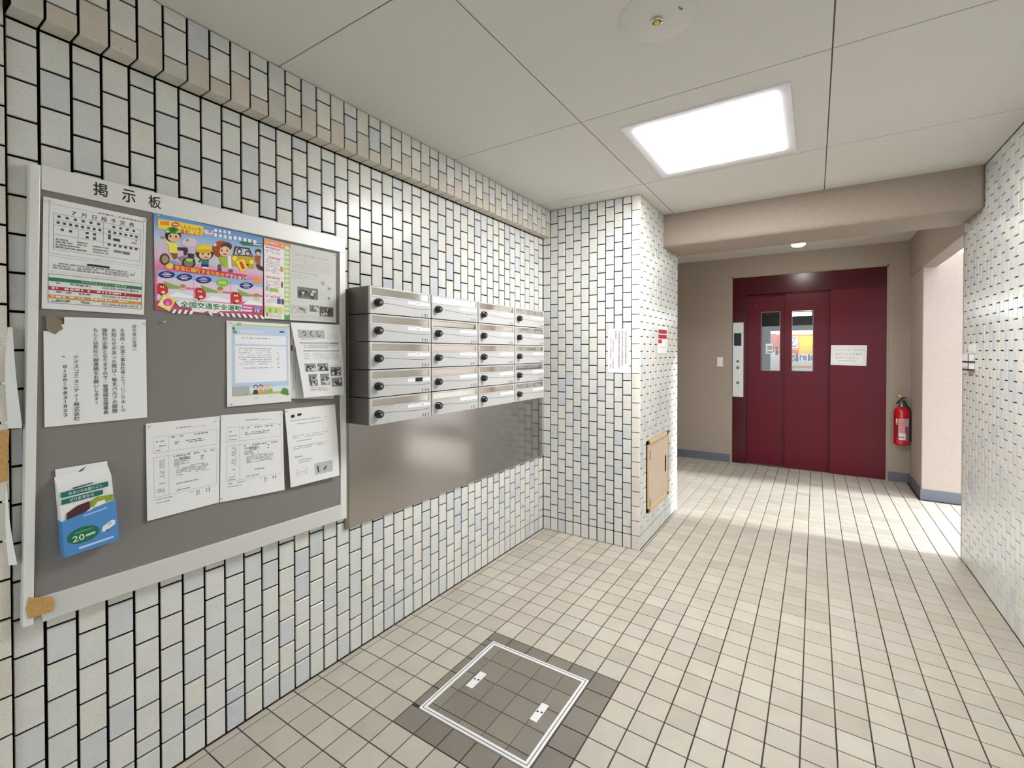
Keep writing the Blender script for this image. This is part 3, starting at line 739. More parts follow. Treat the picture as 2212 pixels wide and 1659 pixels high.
# ---- floor: square tiles, a grey field round the hatch
fl = struct(MB().box(-1.6, 4.4, YR, 7.0, -.08, -.0035), 'floor', 'grout_floor')
FC = ['b9b2a4', 'b7b0a2', 'bbb4a5', 'b4ad9f', 'b7b1a4', 'bdb7a9', 'afa899', 'b9b2a3']
GC = ['7b746a', '7f786d', '777066']
PXF, PYF2 = .1083, .1125
HX0, HX1, HY0, HY1 = .506, 1.006, 1.329, 1.836
tiles = []
SHEAR = -.03
for i in range(-16, 37):
    x0 = .468 + i * PXF; x1 = x0 + PXF
    sh = SHEAR if x0 > 1.10 else 0
    for j in range(-31, 52):
        y0 = 1.228 + j * PYF2; y1 = y0 + PYF2
        if sh: y0 += sh * ((x0 + x1) / 2 - 1.118); y1 = y0 + PYF2
        cx, cy = (x0 + x1) / 2, (y0 + y1) / 2
        grey = 0 <= i < 6 and 0 <= j < 6
        rects = [(x0, x1, y0, y1)]
        if cy < YB1 - .05:
            if x1 < .004 or x0 > W - .004: continue
            if cy > Y1 and cx < PXR: 
                if x1 < PXR + .01: continue
                rects = [(PXR, x1, y0, y1)]
            elif x0 < 0: rects = [(.001, x1, y0, y1)]
            elif W - x1 < .02: rects = [(x0, W, y0, y1)]
        else:
            if cy > 6.56 or cx < -1.5 or cx > 4.2: continue
            if cy > YP - .03 and cx > 2.66: continue
        if y0 < YR: continue
        if grey:
            out = []
            for a, b, c_, d_ in rects:
                if b <= HX0 or a >= HX1 or d_ <= HY0 or c_ >= HY1: out.append((a, b, c_, d_)); continue
                if c_ < HY0 - .008: out.append((a, b, c_, HY0)); c_ = HY0
                if d_ > HY1 + .008: out.append((a, b, HY1, d_)); d_ = HY1
                if a < HX0 - .008: out.append((a, HX0, c_, d_))
                if b > HX1 + .008: out.append((HX1, b, c_, d_))
            rects = out
        for a, b, c_, d_ in rects:
            if b - a < .012 or d_ - c_ < .012: continue
            hexc = random.choice(GC) if grey else random.choice(FC)
            tiles.append(('Z+', V(((a + b) / 2, (c_ + d_) / 2, 0)), b - a - .0048, d_ - c_ - .0042, .004, hexc, sh))
lay_tiles(fl, tiles, 'floor_tile', 300)

# ---- ceiling boards and the slab above them
ce = struct(MB().box(-.15, W + .16, YR, YB0 + .02, H + .004, H + .12), 'ceiling', 'ceil_gap')
xs = [-.14, .855, 1.852, W + .0]
ys = [YR, -1.05, -.008, 1.035, 2.078, 3.062, YB0 + .01]
cp = {}
for a, b in zip(xs, xs[1:]):
    for c_, d_ in zip(ys, ys[1:]):
        key = (round(b - a, 3), round(d_ - c_, 3))
        w, d = b - a - .005, d_ - c_ - .005
        if key not in cp:
            cp[key] = MB().box(-w / 2, w / 2, -d / 2, d / 2, 0, .006).mesh('panel')
        put('panel', cp[key], 'ceiling', ce, loc=V(((a + b) / 2, (c_ + d_) / 2, H)))
# ---- hall ceiling, beams, lift wall, return wall
struct(MB().box(-1.6, 2.66, YB1 - .02, 7.2, HALL_H, HALL_H + .1), 'ceiling_hall', 'plaster')
struct(MB().box(PXR - .02, W + .004, YB0, YB1, ZBEAM, 2.64), 'trim_5', 'stucco', bevel=.028, smooth=50)
struct(MB().box(W, W + .125, YB1 - .01, Y3, 2.20, 2.66), 'trim_6', 'stucco', bevel=.012)
EX0, EX1, EZ = .908, 2.474, 2.346
struct(MB().box(-1.6, EX0, Y3, Y3 + .14, 0, 2.64).box(EX1, 2.80, Y3, Y3 + .14, 0, 2.64).box(EX0, EX1, Y3, Y3 + .14, EZ, 2.64), 'wall_back', 'stucco')
struct(MB().box(2.656, 2.96, YP, Y3 + .14, 0, 2.31), 'wall_return', 'stucco_pale', bevel=.008)  # same stucco as the lift wall, coloured paler to carry its daylight
struct(MB().box(-1.7, -1.55, YB1 - .1, Y3 + .1, 0, 2.66), 'wall_hall', 'stucco')
struct(MB().box(-1.6, -.39, YB1 - .15, YB1 - .02, 0, 2.66), 'wall_hall_near', 'stucco')
struct(MB().box(-1.55, EX0 - .004, Y3 - .009, Y3 + .002, 0, .10), 'baseboard_back', 'base', bevel=.003)
struct(MB().box(EX1 + .004, 2.658, Y3 - .009, Y3 + .002, 0, .10), 'baseboard_back_right', 'base', bevel=.003)
struct(MB().box(2.648, 2.658, YP - .008, Y3, 0, .10).box(2.648, 2.962, YP - .009, YP + .001, 0, .10), 'baseboard_return', 'base')
# ---- behind the camera: entrance wall with an open doorway to the street
struct(MB().box(-.15, .5, YR - .15, YR, 0, 2.6).box(2.3, W + .16, YR - .15, YR, 0, 2.6).box(.5, 2.3, YR - .15, YR, 2.15, 2.6), 'wall_rear', 'stucco_pale')
struct(MB().box(9.0, 9.2, -2, 14, -.1, 2.3), 'wall_outside_added', 'stucco_pale')  # unseen wall added to darken the reflections in the mailbox flaps
struct(MB().box(-12, 14, -14, 20, -.30, -.085), 'floor_outside', 'asphalt')

# ================================================================== lamps
t = empty('ceiling_light', (1.355, 2.62, H), 'square white recessed ceiling light glowing above the mailboxes', 'ceiling light')
fx0, fx1, fy0, fy1 = .996, 1.714, 2.232, 3.0
ix0, ix1, iy0, iy1 = 1.048, 1.664, 2.284, 2.945
part(MB().box(fx0, fx1, fy0, iy0, H - .007, H + .004).box(fx0, fx1, iy1, fy1, H - .007, H + .004).box(fx0, ix0, iy0, iy1, H - .007, H + .004).box(ix1, fx1, iy0, iy1, H - .007, H + .004), 'frame', 'lamp_frame', t)
part(MB().box(ix0, ix1, iy0, iy1, H - .011, H - .001), 'diffuser', 'lamp', t, bevel=.003)

LX, LY = 1.66, 5.49
t = empty('downlight', (LX, LY, HALL_H), 'small round glowing ceiling lamp in front of the elevator', 'lamp')
part(MB().lathe([(.066, 0), (.066, -.112), (.060, -.118)], (LX, LY, HALL_H), n=32), 'housing', 'white_plastic', t, smooth=40)
part(MB().lathe([(.058, -.116), (.058, -.124), (.04, -.134), (.012, -.138)], (LX, LY, HALL_H), n=32), 'lens', 'down', t, smooth=60)

ex, ey = 1.362, 1.566
t = empty('emergency_light', (ex, ey, H), 'round white flush emergency light cover with a tiny lamp at its centre', 'emergency light')
part(MB().lathe([(.122, .002), (.122, -.004), (.117, -.008), (.02, -.0085)], (ex, ey, H), n=48), 'cover', 'ceiling', t, smooth=40)
lamp = part(MB().lathe([(.017, -.008), (.019, -.016), (.015, -.018), (.013, -.010)], (ex, ey, H), n=24), 'reflector', 'chrome', t, smooth=40)
subpart(MB().lathe([(.009, -.009), (.009, -.020), (.004, -.024)], (ex, ey, H), n=16), 'bulb', 'yellow', lamp, smooth=50)
part(MB().tube([(ex + .074, ey - .02, H - .008), (ex + .076, ey - .012, H - .011), (ex + .082, ey - .004, H - .010)], .0025), 'check_cord', 'metal_grey', t)

# ================================================================== bulletin board
b0, b1 = .004, .030                                   # back and front of the frame
t = empty('bulletin_board', (0, .35, .65), 'large grey felt bulletin board in a silver frame left of the mailboxes', 'bulletin board')
part(MB().box(b0, .026, .352, 1.340, .70, 1.87), 'panel', 'felt', t)
part(MB().box(b0, b1 + .002, .373, 1.360, 1.848, 1.914), 'header', 'alu_white', t, bevel=.002)
part(MB().prism([(b0, .366, .659), (b0, 1.335, .651), (b0, 1.335, .719), (b0, .356, .730)], (b1 - b0, 0, 0)), 'bottom_rail', 'alu', t, bevel=.002)
part(MB().prism([(b0, .326, .664), (b0, .347, .663), (b0, .372, 1.912), (b0, .351, 1.912)], (b1 - b0 + .004, 0, 0)), 'left_stile', 'alu_white', t, bevel=.002)
part(MB().box(b0, b1, 1.331, 1.362, .650, 1.905), 'right_stile', 'alu_white', t, bevel=.002)
for ch, y0 in (('掲', .482), ('示', .550), ('板', .618)):
    vs_, fs_, xa, xb, ya, yb = glyphs(ch, .012)
    hd = MB().add([(b1 + .0026, y0 + (x - xa) / (xb - xa) * .034, 1.863 + (y - ya) / (yb - ya) * .039) for x, y in vs_], fs_, lin('1c1c1e'))
    part(hd, 'letter', 'print', t, label='black printed title character on the header')
o = MB().prism([(.0345, .338, .742), (.0345, .384, .722), (.0345, .389, .706), (.0345, .386, .683), (.0345, .337, .684), (.0345, .332, .712)], (.0012, 0, 0)).build('tape_piece', 'tape')
rebase(o, (.0345, .337, .684)); tag(o, 'brown packing tape over the lower left corner of the bulletin board', 'tape')

# ---- notices. PX = board surface
PX = .0285
def q(y0, z0, y1, z1, y2, z2, y3, z3, x=(PX, PX, PX, PX)):
    return (x[0], y0, z0), (x[1], y1, z1), (x[2], y2, z2), (x[3], y3, z3)
bw = lambda a, b=0.0, ph=1.0: (lambda s, t_: .0008 + a * math.sin(math.pi * s) * (.4 + .6 * t_) + b * t_ * t_ * ph)

# schedule sheet with green, red and orange bars
s = Sheet(*q(.377, 1.830, .613, 1.826, .604, 1.520, .371, 1.522), bow=bw(.002))
for i, ch in enumerate('7月日程予定表'):
    s.char(ch, .24 + i * .095, .075 + .0 * i, .06, .048, '2a2440', .01)
s.lines(.50, .04, .95, .065, 1, '5a5a5a', .6, (.004, .01), .1)
s.frame(.05, .05, .97, .50, '7a7a7a', .0007); s.frame(.09, .13, .94, .46, '5c5c5c', .0008)
for tt in (.185, .235, .32): s.rect(.09, tt, .94, tt + .003, '8a8a8a')
s.rect(.55, .13, .553, .36, '5c5c5c'); s.rect(.31, .235, .313, .35, '5c5c5c')
for (a, b, c_, n) in ((.10, .145, .54, 6), (.10, .20, .54, 8), (.62, .145, .90, 4), (.58, .20, .92, 6), (.13, .26, .28, 2), (.36, .25, .5, 2), (.36, .29, .5, 2), (.58, .325, .92, 6)):
    for i in range(n):
        x = a + (c_ - a) * (i + .3) / n
        s.rect(x, b, x + .028, b + .022, '4a4650')
s.rect(.60, .235, .625, .285, '504c54'); s.rect(.65, .265, .72, .29, '403c46'); s.lines(.75, .245, .92, .3, 2, '6a6a70')
s.lines(.11, .355, .40, .45, 4, '55555c', .7, (.003, .012), .05); s.lines(.45, .37, .62, .45, 3, '6a6a6e'); s.lines(.66, .38, .86, .42, 1, '4a4a50', .8)
s.frame(.05, .52, .97, .66, '9a9a9a', .0005); s.rect(.40, .55, .62, .57, '26242c'); s.lines(.09, .575, .93, .64, 3, '6c6c72', .75, (.004, .014), .05)
s.frame(.05, .68, .97, .945, '3c3c3c', .0009)
for tt, cc, nm, num in ((.715, '2f7f4c', 'ナイスコミュニティー株式会社', '0120-983-823'), (.795, 'b02a34', None, '0120-110-974'), (.870, 'd99a38', None, '0120-714-303')):
    s.rect(.055, tt, .965, tt + .032, cc)
    if nm: s.text(nm, (.35, tt + .004), (.80, tt + .004), .024, 'e4f2e8')
    else: s.lines(.08, tt + .006, .85, tt + .03, 1, 'f2e4e2', .7, (.003, .012), .2)
    s.lines(.12, tt + .04, .45, tt + .065, 1, '44424a', .7, (.004, .012), .1); s.text(num, (.55, tt + .041), (.93, tt + .041), .02, '3a3a42')
s.lines(.08, .925, .9, .94, 1, '6a6a6a', .6)
s.build('schedule_notice', 'white monthly schedule sheet with green red and orange bars pinned top left', 'notice')

# vertical-text notice with a torn corner
s = Sheet(*q(.374, 1.501, .609, 1.505, .610, 1.195, .374, 1.195), bow=bw(.0012))
colm = [('居住者の皆様へ', .845, .055, .0118), ('水道局・水道工事会社等より「にごり水」の', .715, .095, .0127), ('お知らせがあった際は、給水バルブの開閉', .625, .095, .0134),
        ('操作が必要となりますので、管理組合理事長', .535, .095, .0128), ('もしくは弊社へ御連絡をお願いします。', .445, .095, .0126), ('ナイスコミュニティー株式会社', .255, .35, .0135), ('℡ 0120-983-823', .155, .355, .0124)]
for txt, ss, tt, sz in colm: s.vtext(txt, ss, tt, sz, '37343c', .006)
torn = lambda a, b: (a < .10 + .05 * math.sin(b * 60)) and b < .13 and (a + b * .9) < .16
o = s.build('water_notice', 'white sheet of large vertical Japanese text with torn top left corner', 'notice', cut=torn)
tb2 = MB()
pts = [(.378, 1.503), (.398, 1.504), (.404, 1.494), (.414, 1.488), (.410, 1.476), (.414, 1.468), (.404, 1.460), (.398, 1.452), (.390, 1.456), (.380, 1.464)]
o = tb2.prism([(PX + .0019, y, z) for y, z in pts[::-1]], (.0006, 0, 0)).build('tape_scrap', 'board_back')
rebase(o, (PX + .0019, .378, 1.452)); tag(o, 'ragged brown-grey scrap over the torn corner of the vertical-text sheet', 'scrap')

# traffic safety poster
s = Sheet(*q(.633, 1.849, .986, 1.842, .985, 1.533, .634, 1.538), bow=lambda a, b: .0008)
def grad(t0, t1, c0, c1, n):
    a, b = [int(c0[i:i + 2], 16) for i in (0, 2, 4)], [int(c1[i:i + 2], 16) for i in (0, 2, 4)]
    for i in range(n):
        f = i / max(1, n - 1)
        s.rect(0, t0 + (t1 - t0) * i / n, 1, t0 + (t1 - t0) * (i + 1) / n, ''.join('%02x' % int(x + (y - x) * f) for x, y in zip(a, b)), .00008)
grad(0, .28, '6aa0da', 'c9d4ee', 8); grad(.28, .45, 'dccbe4', 'ecc4dc', 5); grad(.45, .56, 'e8b8d0', 'e68ab4', 3); grad(.56, .9, 'e87fb2', 'e46aa4', 4); grad(.9, 1.0, 'c8527e', 'c24a78', 1)
for e in POSTER:
    if len(e) == 2: s.poly(e[1], e[0])
    else: s.text(e[1], e[2], e[3], e[4], e[0], .02)
s.build('safety_poster', 'colourful traffic safety poster with cartoon children, a bicycle and red cars', 'poster', printed='printed_picture')

# pink side leaflet
s = Sheet(*q(.990, 1.842, 1.075, 1.838, 1.069, 1.531, .988, 1.532), bow=bw(.001, .004))
s.rect(0, 0, 1, 1, 'fbf3f2'); s.rect(.0, .0, 1, .085, 'f0a49a'); s.rect(.06, .03, .94, .075, 'f2935a'); s.ell(.14, .05, .07, .02, 'ffd24a'); s.ell(.86, .045, .07, .02, 'ffd24a')
s.lines(.25, .035, .75, .065, 1, 'fff4e0', .8, (.003, .006), .05)
for t0, t1 in ((.09, .20), (.21, .45), (.46, .69), (.70, .83)):
    s.rect(.02, t0, .98, t0 + .003, 'dc8ca0'); s.lines(.08, t0 + .012, .85, t0 + .04, 1, 'd46a84', .7, (.003, .009)); s.lines(.08, t0 + .045, .78, t1 - .02, max(2, int((t1 - t0) * 36)), 'a8a0b4', .55, (.004, .02))
s.ell(.85, .35, .09, .04, 'd8a868'); s.rect(.25, .61, .66, .655, '9ccc2c'); s.rect(.06, .60, .2, .645, 'b4b0b8'); s.ell(.86, .55, .05, .045, '6a5048'); s.rect(.62, .735, .8, .80, '40489c'); s.ell(.9, .77, .07, .04, '5a3038')
s.rect(.03, .845, .9, .93, 'cfe08a'); s.rect(.2, .87, .6, .92, '8cc83c'); s.ell(.12, .95, .06, .025, 'd8803a'); s.lines(.25, .945, .9, .985, 2, 'b4a8a4')
s.build('pink_leaflet', 'narrow pink and white leaflet strip beside the traffic poster', 'leaflet')

# grey newsletter with green chain border
s = Sheet(*q(1.071, 1.838, 1.312, 1.837, 1.308, 1.532, 1.066, 1.531), bow=bw(.0015, .004))
s.rect(0, 0, .105, 1, 'b4cf86'); s.rect(0, .93, .105, 1, '57a45c'); s.rect(.0, .0, .12, .05, 'e8a080')
for i in range(15): s.ell(.052, .06 + i * .061, .04, .024, 'e2edc4')
s.lines(.20, .10, .92, .145, 1, 'b4b4b0', .9, (.005, .008), .1)
s.lines(.14, .165, .95, .33, 6, 'bcbcb6', .5, (.01, .05), .1); s.lines(.14, .345, .7, .37, 1, 'a4a49e', .6); s.lines(.14, .39, .5, .45, 2, 'bcbcb8'); s.rect(.69, .43, .76, .48, 'b0b0ac')
s.lines(.14, .49, .85, .52, 1, 'c4c4c0', .5); s.photo(.24, .545, .63, .70, ('787874', '3a3a38', 'd0d0cc', '5a5a58'), 16); s.lines(.66, .56, .92, .69, 4, 'b8b8b4', .4)
s.photo(.12, .80, .42, .90, ('c8c8c4', '8a8a86', '5c5c58', 'e4e4e0'), 8); s.photo(.46, .775, .64, .87, ('8c8c88', '4c4c4a', 'd4d4d0', '686866')); s.photo(.66, .785, .94, .92, ('5e5e5c', '2e2e2c', 'b4b4b0', '444442'), 14)
s.lines(.14, .92, .94, .975, 3, 'b4b4b0', .5)
s.ell(.86, .52, .035, .02, 'a0a09c'); s.ell(.85, .66, .02, .02, '77777a')
s.build('grey_newsletter', 'pale grey newsletter with green chain border and photographs at top right of board', 'newsletter', 'paper_grey')

# suspicious-person warning
s = Sheet(*q(.851, 1.516, 1.093, 1.515, 1.095, 1.203, .850, 1.205), bow=lambda a, b: .0012 + .008 * max(0, a - .75) ** 1.5 + .002 * b * b)
s.rect(.07, .05, .96, .88, 'c7d8ee'); s.rect(.10, .035, .96, .05, 'c8d88a'); s.ell(.18, .035, .04, .018, 'a8c860'); s.ell(.10, .09, .02, .02, '3e8a52'); s.ell(.12, .13, .035, .018, '6ab060')
s.rect(.12, .16, .93, .27, 'f4f6fa'); s.text('不審者に御注意ください', (.21, .19), (.86, .19), .042, '30323c', .01)
s.rect(.2, .10, .55, .14, 'dde4ee'); s.rect(.82, .095, .90, .115, '26407c'); s.rect(.12, .29, .93, .73, 'f4f5fa')
s.lines(.17, .315, .90, .53, 8, '9a9ca8', .4, (.004, .02), .12); s.lines(.20, .55, .84, .575, 1, '8a8c98', .6, (.004, .015), .1)
s.rect(.07, .73, .96, .80, 'bcd6f2'); s.rect(.07, .79, .96, .875, 'dfeaf6'); s.rect(.07, .86, .96, .885, 'b8cc50')
s.rect(.07, .77, .33, .875, 'b8b8ba'); s.lines(.12, .855, .3, .875, 1, '6a7248', .8)
for xx, hair, body in ((.42, '4a342c', '2c4468'), (.50, '2c2420', 'e0a83a'), (.58, 'b8b4b0', 'c8a898'), (.655, 'cfc4b0', '94b85a')):
    s.ell(xx, .79, .035, .03, hair); s.ell(xx, .797, .026, .024, 'f2d2bc'); s.poly([(xx - .045, .875), (xx - .03, .822), (xx + .03, .822), (xx + .045, .875)], body)
for dx, dt, r in ((.88, .85, .04), (.92, .86, .035), (.90, .88, .04), (.85, .875, .03), (.94, .90, .025)): s.ell(dx, dt, r, r * .8, '5c9040')
s.lines(.38, .915, .70, .935, 1, 'a8a8ac', .6)
s.build('warning_notice', 'light blue framed warning sheet with drawn family at its foot', 'notice')

# newsletter in front and the sheets behind it
s = Sheet(*q(1.097, 1.516, 1.318, 1.516, 1.298, 1.196, 1.097, 1.214), bow=bw(.001)); s.vlines(.04, .3, .12, .9, 2, 'b4b4b0'); s.lines(.3, .93, .9, .97, 2, 'aaaaaa')
s.rect(.0, .28, .035, .36, 'a8404a')
s.build('tucked_sheet', 'grey sheet tucked behind the leaning white newsletter', 'notice', 'paper_grey')
s = Sheet(*q(1.093, 1.522, 1.326, 1.524, 1.336, 1.213, 1.141, 1.215, (PX + .006, PX + .006, .052, .050)), bow=lambda a, b: .004 * math.sin(math.pi * b))
s.rect(.10, .09, .64, .205, 'b9b9bb'); s.ell(.10, .148, .0, .0, 'b9b9bb')
for i, ch in enumerate('つくし'): s.char(ch, .17 + i * .145, .095, .10, .095, '242428', .02)
for i in range(7): s.poly([(.70 + i * .032, .215), (.706 + i * .032, .215), (.665 + i * .048, .12 + .012 * abs(i - 3)), (.66 + i * .048, .12 + .012 * abs(i - 3))], '8e8e90')
s.lines(.14, .215, .62, .232, 1, '77777c', .8, (.003, .01)); s.rect(.10, .255, .94, .285, 'c2c2c4'); s.rect(.75, .258, .94, .28, '9a9a9e')
s.lines(.17, .30, .9, .35, 2, '6e6e74', .55, (.004, .014)); s.rect(.14, .365, .93, .385, 'bcbcbe'); s.lines(.16, .368, .5, .38, 1, '77777a', .8)
s.vlines(.33, .40, .93, .52, 16, 'c4c4c6', .35, (.01, .03)); s.lines(.14, .41, .28, .5, 3, 'b8b8bc')
for r in ((.12, .545, .36, .655), (.39, .545, .64, .655), (.17, .69, .36, .85), (.43, .69, .64, .845), (.68, .60, .94, .725), (.69, .755, .95, .875)):
    s.photo(*r, cols=('8c8c8a', '343436', 'dededc', '565658'), n=14)
s.lines(.68, .55, .9, .59, 3, '9c9ca0'); s.lines(.18, .87, .64, .925, 4, '9c9ca0', .5)
s.build('community_newsletter', 'white community newsletter with six photographs, its lower edge leaning out', 'newsletter')

# the two table documents
def table_doc(corners, name, label, bow):
    s = Sheet(*corners, bow=bow)
    s.lines(.38, .075, .58, .092, 1, '4c4c50', .8, (.003, .008), .05); s.lines(.60, .085, .80, .10, 1, '9a9a9e', .9, (.003, .004), .05)
    s.frame(.09, .15, .96, .32, '77777a', .0006); s.frame(.09, .36, .96, .78, '77777a', .0006)
    s.rect(.28, .15, .283, .32, '77777a'); s.rect(.28, .36, .283, .78, '77777a'); s.rect(.40, .15, .403, .20, '99999c')
    for tt in (.195, .245, .29): s.lines(.12, tt, .25, tt + .015, 1, '5a5a5e', .8, (.004, .012))
    s.lines(.31, .165, .95, .185, 1, '4e4e54', .8, (.004, .012), .05, .7); s.lines(.36, .225, .8, .265, 2, '55555a', .6, (.004, .016), .2)
    s.lines(.16, .38, .235, .60, 12, '8a8a8c', .7, (.004, .012), .1); s.lines(.34, .375, .95, .395, 1, '4e4e54', .8, (.004, .012), .05, .7)
    s.lines(.35, .40, .58, .50, 7, '6e6e74', .65, (.005, .02), .2); s.lines(.42, .41, .60, .44, 2, '3c3c42', .7); s.lines(.72, .40, .77, .47, 4, '5a5a60', .7)
    s.lines(.38, .505, .88, .60, 7, '66666c', .6, (.004, .02), .25); s.lines(.12, .64, .24, .655, 1, '77777a', .8); s.lines(.38, .675, .72, .695, 1, '66666c', .7)
    s.lines(.13, .70, .23, .74, 3, '66666a', .6); s.lines(.12, .755, .24, .77, 1, '66666a', .8); s.lines(.38, .745, .6, .765, 1, '77777c', .7)
    s.lines(.11, .80, .40, .815, 1, '77777c', .7); s.lines(.11, .835, .33, .85, 1, '8a8a8e', .7); s.lines(.55, .80, .63, .815, 1, '88888c'); s.vlines(.66, .80, .72, .86, 2, '77777a', .4); s.vlines(.80, .80, .88, .85, 2, '77777a', .4)
    return s.build(name, label, 'notice')
table_doc(q(.606, 1.175, .826, 1.175, .821, .867, .606, .866), 'table_notice', 'white tabular document at the lower middle of board, nearer the blue box', lambda a, b: .0012 + .004 * b * (1 - a))
table_doc(q(.829, 1.177, 1.061, 1.169, 1.063, .853, .824, .866), 'table_notice', 'white tabular document pinned between its twin and the tilted sheet', lambda a, b: .0012 + .006 * b * b * a + .002 * math.sin(math.pi * a))

# tilted sheet at the lower right
s = Sheet(*q(1.068, 1.174, 1.302, 1.172, 1.312, .857, 1.086, .857, (PX + .002, PX + .002, .046, .040)), bow=lambda a, b: .003 * math.sin(math.pi * b))
s.poly([(.10, .085), (.17, .078), (.175, .115), (.105, .122)], '1a1a1e'); s.poly([(.22, .075), (.30, .07), (.305, .10), (.225, .108)], '1a1a1e')
s.lines(.10, .15, .85, .17, 1, '8a8a90', .7, (.004, .012)); s.lines(.20, .20, .78, .22, 1, '9c9ca0', .6)
s.lines(.10, .35, .88, .40, 2, '8c8c92', .5, (.004, .014)); s.lines(.16, .42, .5, .44, 1, '9c9ca2', .7); s.lines(.10, .49, .84, .54, 2, '9494a0', .5); s.lines(.11, .62, .28, .64, 1, '77777c', .8); s.lines(.18, .67, .5, .73, 2, '9c9ca2', .5)
s.rect(.48, .76, .86, .915, 'c2c2c6'); s.poly([(.53, .80), (.56, .80), (.57, .89), (.545, .89)], '2a2a2e'); s.poly([(.66, .86), (.72, .82), (.735, .83), (.68, .88)], '2a2a2e'); s.lines(.12, .80, .36, .9, 4, 'b0b0b6', .35)
s.build('flower_notice', 'white sheet lifting off the lower right corner of the board', 'notice')

# blue pamphlet dispenser
t = empty('pamphlet_box', (PX, .405, .83), 'small blue and white cardboard pamphlet box hung low on the bulletin board', 'dispenser')
bx0, bx1 = PX + .001, PX + .036
tl_ = lambda y, z, x: V((x, .405 + (y) * .996 - z * .062, .832 + z * .998 + y * .08))
def prismx(pts, x0, x1): return MB().prism([tl_(y, z, x0) for y, z in pts], (x1 - x0, 0, 0))
part(prismx([(0, .02), (.118, .02), (.118, .235), (.004, .243)], bx0, bx0 + .002), 'back_card', 'card_white', t)
wh = part(MB().add([tl_(0, .10, bx0), tl_(.118, .10, bx0), tl_(.118, .222, bx0 + .004), tl_(0, .222, bx0 + .004), tl_(0, .10, bx1 - .004), tl_(.118, .10, bx1 - .004), tl_(.118, .196, bx1 - .008), tl_(0, .196, bx1 - .008)], [(0, 1, 2, 3), (4, 7, 6, 5), (0, 4, 5, 1), (2, 6, 7, 3), (0, 3, 7, 4), (1, 5, 6, 2)]), 'white_insert', 'card_white', t)
bb = part(prismx([(-.001, 0), (.121, 0), (.121, .122), (-.001, .100)], bx0, bx1), 'blue_sleeve', 'blue_box', t, bevel=.0008)
art = MB()
def a2(pts, x, col): art.add([tl_(y, z, x) for y, z in pts], [tuple(range(len(pts)))], lin(col))
xf = bx1 - .0070
def fr(y, z): return xf + .0012 + max(0, (.196 - z)) * .042
def a3(pts, d, col): art.add([tl_(y, z, fr(y, z) + d) for y, z in pts], [tuple(range(len(pts)))], lin(col))
a3([(.004, .166), (.108, .166), (.108, .181), (.004, .181)], .0003, '0f6f63'); a3([(.004, .147), (.094, .147), (.094, .161), (.004, .161)], .0003, '0f6f63')
def atext(txt, y0, z0, y1, h, xfun, col):
    vs_, fs_, xa, xb, ya, yb = glyphs(txt, .01)
    art.add([tl_(y0 + (y1 - y0) * (x - xa) / (xb - xa), z0 + h * (y - ya) / (yb - ya), xfun(z0)) for x, y in vs_], fs_, lin(col))
atext('住まいのお困りごと', .02, .169, .094, .009, lambda z: fr(0, z) + .0008, 'e8f4f0'); atext('ぜひおまかせ', .02, .150, .074, .009, lambda z: fr(0, z) + .0008, 'e8f4f0')
a3([(.03, .183), (.075, .186), (.075, .189), (.03, .187)], .0003, '4a5054')
a3([(.010, .102), (.062, .112), (.062, .138), (.036, .134), (.012, .120)], .0004, '4a2630'); a3([(.062, .118), (.116, .124), (.117, .140), (.094, .142), (.080, .144), (.066, .138)], .0006, '93a52c'); a3([(.07, .118), (.084, .116), (.098, .122), (.096, .130), (.08, .130)], .0009, 'f6f4f0'); a3([(.046, .106), (.058, .108), (.072, .118), (.066, .119)], .0009, 'f6f4f0')
ng = [(.042 + .036 * math.cos(2 * math.pi * i / 18), .048 + .023 * math.sin(2 * math.pi * i / 18)) for i in range(18)]
a2(ng, bx1 + .0003, '12704e'); atext('20', .018, .034, .044, .017, lambda z: bx1 + .0006, 'e4f0d8')
a2([(.047, .040), (.068, .042), (.068, .048), (.047, .046)], bx1 + .0006, 'cfe4c8'); a2([(.024, .056), (.062, .058), (.062, .062), (.024, .060)], bx1 + .0006, '5a9a7c')
a2([(.082, .040), (.090, .038), (.114, .050), (.116, .062), (.108, .066), (.086, .054)], bx1 + .0003, 'f0eeea'); a2([(.098, .052), (.108, .056), (.106, .061), (.097, .057)], bx1 + .0006, 'b8c4cc'); a2([(.092, .037), (.097, .037), (.098, .042), (.093, .042)], bx1 + .0008, '3a3a44')
a2([(.03, .010), (.108, .012), (.108, .017), (.03, .016)], bx1 + .0003, 'cfe2f6'); a2([(.046, .098), (.10, .104), (.10, .108), (.046, .102)], bx1 + .0003, 'a8cdf0')
part(art, 'printed_picture', 'print', t, kind='stuff')
hole = part(prismx([(.044, .214), (.062, .224), (.07, .234), (.055, .226)], bx0 + .002, bx0 + .0026), 'hanging_hole', 'dark_line', t)

